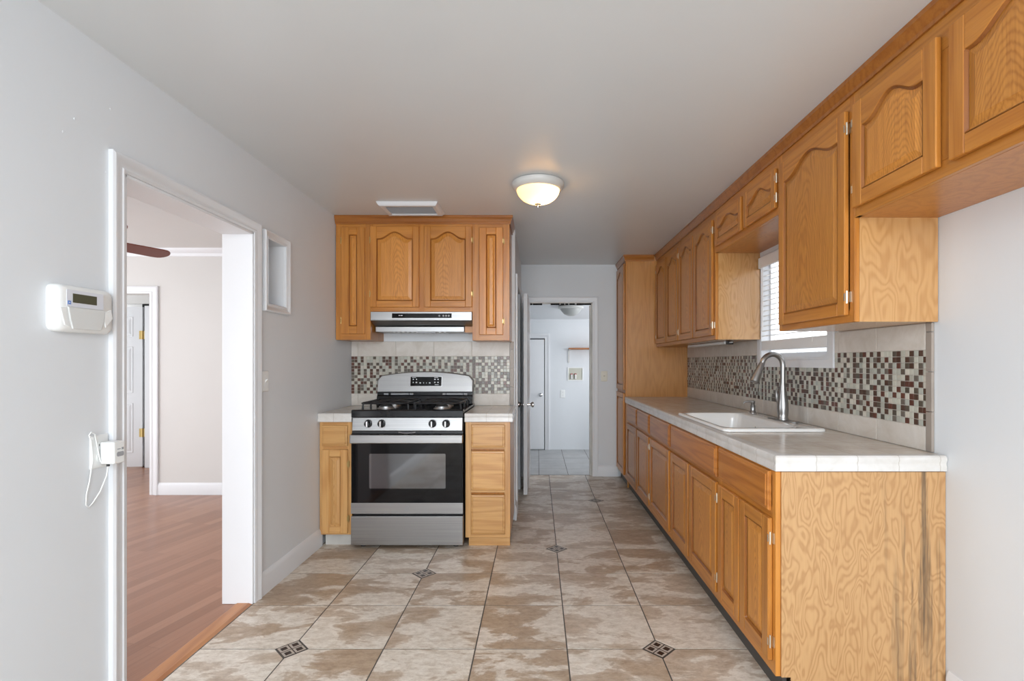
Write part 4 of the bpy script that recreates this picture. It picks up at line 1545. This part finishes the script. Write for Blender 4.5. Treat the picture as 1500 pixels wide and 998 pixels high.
def backsplash(label, p3, segs_row, mosaic, ws, border, name='backsplash', loc=(0, 0, 0)):
    """p3(u, z, out) -> local point. segs_row: list of (z0,z1,u0,u1); mosaic list of (u0,u1,z0,z1)"""
    bs = thing(name, label, 'backsplash', loc)
    rg = random.Random(11)

    def tile(m_, u0, u1, z0, z1, out, c=(0, 0, 0), bv=0.0015):
        A = [p3(u0, z0, 0), p3(u1, z0, 0), p3(u1, z1, 0), p3(u0, z1, 0)]
        B = [p3(u0, z0, out - bv), p3(u1, z0, out - bv), p3(u1, z1, out - bv), p3(u0, z1, out - bv)]
        C = [p3(u0 + bv, z0 + bv, out), p3(u1 - bv, z0 + bv, out), p3(u1 - bv, z1 - bv, out), p3(u0 + bv, z1 - bv, out)]
        m_.add(A + B + C, [(8, 9, 10, 11)] + [(i, (i + 1) % 4, 4 + (i + 1) % 4, 4 + i) for i in range(4)] + [(4 + i, 4 + (i + 1) % 4, 8 + (i + 1) % 4, 8 + i) for i in range(4)], 0, c)
    mm = MB()
    ph = 0.0250
    for (u0, u1, z0, z1) in mosaic:
        nz = int(round((z1 - z0) / ph))
        nu = int(round((u1 - u0) / ph))
        last = {}
        for a in range(nu):
            for b_ in range(nz):
                dark = rg.random() < (0.22 if last.get(b_) else 0.68)
                last[b_] = dark
                col = rg.choices(PAL[4:], PW[4:])[0][0] if dark else rg.choices(PAL[:4], PW[:4])[0][0]
                k = rg.uniform(0.80, 1.02)
                tile(mm, u0 + a * ph + 0.0012, u0 + (a + 1) * ph - 0.0012, z0 + b_ * ph + 0.0012, z0 + (b_ + 1) * ph - 0.0012, 0.009, tuple(min(0.85, x * k) for x in col), 0.001)
    mm.build('mosaic_band', 'glass_mosaic', bs, attr=True)
    gm = MB()
    for (u0, u1, z0, z1) in mosaic + [(q[2], q[3], q[0], q[1]) for q in segs_row]:
        A = [p3(u0, z0, 0.0005), p3(u1, z0, 0.0005), p3(u1, z1, 0.0005), p3(u0, z1, 0.0005)]
        B = [p3(u0, z0, 0.0062), p3(u1, z0, 0.0062), p3(u1, z1, 0.0062), p3(u0, z1, 0.0062)]
        gm.add(A + B, [(4, 5, 6, 7), (0, 1, 5, 4), (1, 2, 6, 5), (2, 3, 7, 6), (3, 0, 4, 7)])
    gm.build('grout', 'grout_light', bs)
    for (z0, z1, u0, u1) in segs_row:
        tm = MB()
        u = u1
        while u > u0 + 0.01:
            v = max(u - ws, u0)
            tile(tm, v + 0.0012, u - 0.0012, z0 + 0.0012, z1 - 0.0012, 0.009, (rg.random() * 9, rg.random() * 9, rg.random() * 9))
            u = v
        tm.build('tile_row', 'travertine_tile', bs, attr=True)
    bm_ = MB()
    for (u0, u1, z0, z1, st_) in border:
        z = z0
        while z < z1 - 0.01:
            v = min(z + st_, z1)
            tile(bm_, u0, u1, z + 0.001, v - 0.001, 0.010)
            z = v
    bm_.build('border_tile', 'border_tile' if name == 'x' else 'border_tile', bs)
    return bs


M0, M1 = 1.018, 1.318
backsplash('cream tile and mosaic backsplash behind the range', lambda u, z, o: (u, YB - 0.001 - o, z),
           [(CT + 0.001, M0, -1.497, -0.222), (M1, 1.438, -1.497, -0.222)], [(-1.497, -0.222, M0, M1)], 0.305, [(-0.220, -0.188, CT + 0.002, 1.438, 0.15)])
# right wall: u = -Y so tiles start at the near end
YN = 2.005
backsplash('mosaic and travertine backsplash along the sink wall, below the window', lambda u, z, o: (XR - 0.001 - o, -u, z),
           [(CT + 0.001, M0, -(YP0 - 0.002), -YN), (M1, 1.424, -(YP0 - 0.002), -3.522), (M1, 1.424, -2.618, -YN)],
           [(-(YP0 - 0.005), -3.522, M0, M1), (-3.522, -2.618, M0, WZ0 - 0.046), (-2.618, -YN, M0, M1)], 0.29,
           [(-YN + 0.002, -1.972, CT + 0.002, 1.424, 0.155)])

# ------------------------------------------------------------------ ceiling fixtures
l = thing('ceiling_light', 'lit flush-mount dome light with white rim on the kitchen ceiling', 'ceiling light', (0.005, 3.10, ZC))
MB().lathe([(0.150, -0.001), (0.157, -0.006), (0.158, -0.020), (0.150, -0.034), (0.138, -0.046), (0.130, -0.048), (0.128, -0.030), (0.05, -0.012)], (0, 0, 0), 'z', 48).build('rim', 'lamp_rim', l, smooth=40)
MB().lathe([(0.129, -0.040)] + [(0.129 * math.cos(a), -0.044 - 0.085 * math.sin(a)) for a in [PI / 2 * k / 12 for k in range(1, 12)]] + [(0.001, -0.130)], (0, 0, 0), 'z', 48).build('glass_dome', 'lit_glass', l, smooth=60)
bulb = bpy.data.lights.new('bulb', 'POINT')
bulb.energy = 5.0
bulb.color = (1.0, 0.70, 0.38)
bulb.shadow_soft_size = 0.03
bo = bpy.data.objects.new('bulb', bulb)
bo.location = (0.045, 0.0, -0.075)
COL.objects.link(bo)
bo.parent = l
MB().lathe([(0.018, -0.126), (0.020, -0.131), (0.008, -0.136), (0.009, -0.145), (0.006, -0.152), (0.001, -0.153)], (0, 0, 0), 'z', 20).build('finial', 'chrome', l, smooth=40)

v = thing('ceiling_vent', 'white louvered air vent on the ceiling in front of the range cabinets', 'vent', (-0.882, 3.595, ZC))
m = MB()
casing(m, [(-0.185, -0.115), (0.185, -0.115), (0.185, 0.115), (-0.185, 0.115)], [(-0.022, -0.022), (-0.018, -0.026), (0.004, -0.026), (0.012, -0.020), (0.022, -0.004), (0.022, -0.0005), (-0.022, -0.0005)],
       lambda a, b_, h: (a, b_, h), closed=True)
m.build('frame', 'trim_paint', v)
m = MB()
for k in range(9):
    y = -0.098 + k * 0.0245
    m.prism([(y - 0.007, -0.004), (y - 0.006, -0.003), (y + 0.007, -0.019), (y + 0.006, -0.020)], 'x', -0.18, 0.18)
m.build('louvers', 'grey_plastic', v)
MB().box(-0.18, 0.18, -0.11, 0.11, -0.002, -0.0006).build('duct_opening', 'dark_gap', v)

l = thing('ceiling_light', 'grey unlit dome light on the laundry ceiling beyond the doorway', 'ceiling light', (0.44, 6.70, 1.975))
MB().lathe([(0.165, 0.025), (0.165, 0.0), (0.15, -0.008), (0.14, -0.006)], (0, 0, 0), 'z', 32).build('rim', 'lamp_rim', l, smooth=40)
MB().lathe([(0.142, -0.004), (0.125, -0.035), (0.09, -0.075), (0.04, -0.098), (0.001, -0.10)], (0, 0, 0), 'z', 32).build('glass_dome', 'dull_glass', l, smooth=60)

# ceiling fan in the dining room
fx, fy = -2.955, 3.10
fn = thing('ceiling_fan', 'ceiling fan with dark red-brown blades seen through the left doorway', 'ceiling fan', (fx, fy, ZC))
MB().lathe([(0.07, 0), (0.065, -0.04), (0.02, -0.06), (0.015, -0.06), (0.015, -0.17), (0.06, -0.18), (0.11, -0.20), (0.115, -0.27), (0.08, -0.31), (0.04, -0.33)], (0, 0, 0), 'z', 28).build('motor', 'fan_wood', fn, smooth=40)
for k in range(4):
    an = math.radians(68 + 90 * k)
    m = MB()
    ca, sa = math.cos(an), math.sin(an)
    out = [(0.16, -0.045), (0.30, -0.058), (0.62, -0.066)] + [(0.63 + 0.066 * math.cos(a), 0.066 * math.sin(a)) for a in [-PI / 2 + PI * q / 10 for q in range(1, 10)]] + [(0.62, 0.066), (0.30, 0.058), (0.16, 0.045)]
    tl = math.radians(-17)
    lo_, hi_ = [], []
    for (a, b_) in out:
        for dz, L_ in ((-0.004, lo_), (0.004, hi_)):
            yb, zb2 = b_ * math.cos(tl), b_ * math.sin(tl) + dz
            L_.append((a * ca - yb * sa, a * sa + yb * ca, -0.305 + zb2))
    m.rings([lo_, hi_])
    m.build('blade', 'fan_wood', fn, bevel=0.002)
    MB().tube([(0.09 * ca, 0.09 * sa, -0.28), (0.2 * ca, 0.2 * sa, -0.285)], 0.012, 8).build('blade_arm', 'brass', fn)

# ------------------------------------------------------------------ small wall things
LR = PI / 2      # things on the left wall face +X: local x = away from the camera, local y = into the wall


def switch_plate(label, loc, rot, mat='white_plastic', name='light_switch', cat='light switch'):
    s_ = thing(name, label, cat, loc, rot)
    L = []
    for ins, y in ((0, 0), (0, -0.003), (0.004, -0.006), (0.008, -0.0065)):
        L.append([(p[0], y, p[1]) for p in rrect(-0.035 + ins, 0.035 - ins, -0.057 + ins, 0.057 - ins, 0.004)])
    MB().rings(L).build('plate', mat, s_)
    if name == 'light_switch':
        MB().box(-0.006, 0.006, -0.0075, -0.005, -0.012, 0.012).prism([(-0.007, -0.004), (-0.020, 0.010), (-0.018, 0.014), (-0.006, 0.007)], 'x', -0.004, 0.004).build('toggle', mat, s_)
        for z in (-0.030, 0.030):
            MB().lathe([(0.003, -0.006), (0.003, -0.0075), (0.001, -0.008)], (0, 0, z), 'y', 10).build('screw', mat, s_)
    else:
        for z in (-0.02, 0.02):
            r_ = MB().prism(rrect(-0.015, 0.015, z - 0.014, z + 0.014, 0.010), 'y', -0.0085, -0.006).build('receptacle', mat, s_)
            MB().box(-0.007, -0.005, -0.009, -0.0084, z - 0.002, z + 0.006).box(0.005, 0.007, -0.009, -0.0084, z - 0.002, z + 0.006).build('slots', 'dark_gap', r_)
    return s_


switch_plate('white light switch on the left wall just past the doorway, under the niche', (XL, 2.815, 1.165), LR)
switch_plate('ivory light switch on the end wall right of the hall doorway', (0.745, YH, 1.115), 0, 'ivory_plastic')
switch_plate('white outlet on the laundry wall seen through the doorway', (0.37, 7.46, 0.81), 0, 'white_plastic', 'wall_outlet', 'outlet')

# alarm keypad
k = thing('alarm_keypad', 'white alarm keypad with small dark display beside the left doorway', 'keypad', (XL, 1.668, 1.441), LR)
k.scale = (1.12, 1.0, 1.1)
m = MB()
hw_, hh_ = 0.094, 0.066
L = []
for ins, y, bulge in ((0, 0, 0), (0, -0.020, 0), (0.004, -0.030, 0), (0.012, -0.036, 0)):
    pts = []
    for p in rrect(-hw_ + ins, hw_ - ins, -hh_ + ins, hh_ - ins, 0.018):
        u = p[0] / hw_
        z = p[1]
        if z < 0:
            z -= 0.006 * (1 - u * u)
        pts.append((p[0], y, z))
    L.append(pts)
m.rings(L)
body = m.build('housing', 'white_plastic', k, smooth=35)
MB().prism(rrect(-0.068, 0.052, 0.004, 0.052, 0.004), 'y', -0.0375, -0.0355).build('display_surround', 'screen_panel', k)
MB().box(-0.050, 0.028, -0.0385, -0.0370, 0.016, 0.042).build('display', 'lcd', k)
m = MB().box(-0.065, -0.056, -0.0385, -0.037, 0.010, 0.020)
m.build('logo_badge', 'blue_label', k)
MB().box(-0.0625, -0.0585, -0.0388, -0.0384, 0.0135, 0.0165).build('logo_mark', 'light_print', k)
MB().prism([(-0.066, 0.003), (0.056, 0.003), (0.054, -0.03), (0.042, -0.060), (-0.052, -0.060), (-0.060, -0.03)], 'y', -0.0405, -0.0355).build('flip_cover', 'keypad_flap', k, bevel=0.003)
MB().prism([(0.058, -0.002), (0.080, 0.008), (0.086, -0.02), (0.060, -0.05), (0.055, -0.03)], 'y', -0.0385, -0.0345).build('side_grip', 'white_plastic', k, bevel=0.003)
MB().prism([(-0.088, -0.002), (-0.069, 0.002), (-0.064, -0.03), (-0.056, -0.058), (-0.075, -0.05)], 'y', -0.0385, -0.0345).build('side_grip', 'white_plastic', k, bevel=0.003)

# outlet with plug-in transformer
o = switch_plate('white outlet low on the left wall holding the plugged-in adapter', (XL, 1.750, 0.966), LR, 'white_plastic', 'wall_outlet', 'outlet')
t = thing('power_adapter', 'white plug-in power adapter with looped cord beside the left doorway', 'adapter', (XL, 1.766, 0.962), LR)
MB().box(-0.022, 0.026, -0.058, -0.0095, -0.040, 0.036).build('housing', 'white_plastic', t, bevel=0.005, seg=3)
m = MB()
m.box(-0.008, 0.006, -0.0585, -0.0578, 0.008, 0.011).box(0.010, 0.019, -0.0585, -0.0578, 0.006, 0.014)
m.prism(rrect(-0.010, 0.020, -0.016, 0.0, 0.006), 'y', -0.0585, -0.0578)
m.build('printed_label', 'grey_plastic', t)
MB().lathe([(0.005, -0.048), (0.005, -0.040), (0.004, -0.038)], (-0.012, -0.03, 0), 'z', 10).build('cord_grommet', 'black_plastic', t)
m = MB()
m.tube([(-0.012, -0.030, -0.045), (-0.016, -0.028, -0.08), (-0.030, -0.018, -0.13), (-0.048, -0.008, -0.165), (-0.060, -0.005, -0.175), (-0.070, -0.005, -0.165),
        (-0.068, -0.005, -0.13), (-0.058, -0.006, -0.09), (-0.045, -0.006, -0.02), (-0.056, -0.010, 0.045), (-0.064, -0.010, 0.066), (-0.056, -0.010, 0.074), (-0.042, -0.010, 0.066), (-0.036, -0.010, 0.04), (-0.030, -0.012, -0.0), (-0.025, -0.015, -0.03)], 0.0022, 8)
m.build('cord', 'white_plastic', t, smooth=60)

# laundry room: shelf on a bracket, washer box
s = thing('wall_shelf', 'short brown wooden shelf on a white bracket in the laundry room', 'shelf', (0.62, 7.46, 1.465))
MB().box(-0.17, 0.35, -0.26, -0.002, -0.012, 0.010).build('board', 'shelf_wood', s, bevel=0.002)
MB().prism([(-0.002, -0.20), (-0.012, -0.20), (-0.012, -0.03), (-0.22, -0.022), (-0.22, -0.013), (-0.002, -0.013)], 'x', -0.172, -0.150).build('bracket', 'lamp_rim', s)
b = thing('washer_box', 'recessed washing machine valve box on the laundry wall below the shelf', 'valve box', (0.555, 7.46, 1.10))
m = MB()
casing(m, [(-0.10, -0.085), (0.10, -0.085), (0.10, 0.085), (-0.10, 0.085)], [(0, -0.012), (0.012, -0.012), (0.012, 0), (0, 0)], lambda a, b_, h: (a, h, b_), closed=True)
m.build('flange', 'white_plastic', b)
MB().box(-0.10, 0.10, -0.004, -0.0005, -0.085, 0.085).build('box_back', 'box_beige', b)
for x in (-0.055, 0.0):
    vv = MB().tube([(x, -0.02, -0.07), (x, -0.02, -0.005)], 0.012, 10).tube([(x, -0.004, -0.03), (x, -0.02, -0.03)], 0.010, 10).build('valve', 'aluminium', b)
    MB().box(x - 0.018, x + 0.018, -0.03, -0.012, -0.006, 0.006).build('valve_handle', 'valve_red', vv, bevel=0.002)

# ------------------------------------------------------------------ groups of like things
for o in scn.objects:
    if o.parent is not None or 'label' not in o:
        continue
    n = o.name.split('.')[0]
    if n == 'wall_cabinet':
        o['group'] = 'oak wall cabinets on the right wall' if o.location.x > 1 else SU
    elif n == 'base_cabinet':
        o['group'] = 'oak base cabinets of the sink run' if o.location.x > 0.5 else 'oak base cabinets beside the range'
    elif n == 'countertop' and o.location.x < 0:
        o['group'] = 'small tiled countertops beside the range'
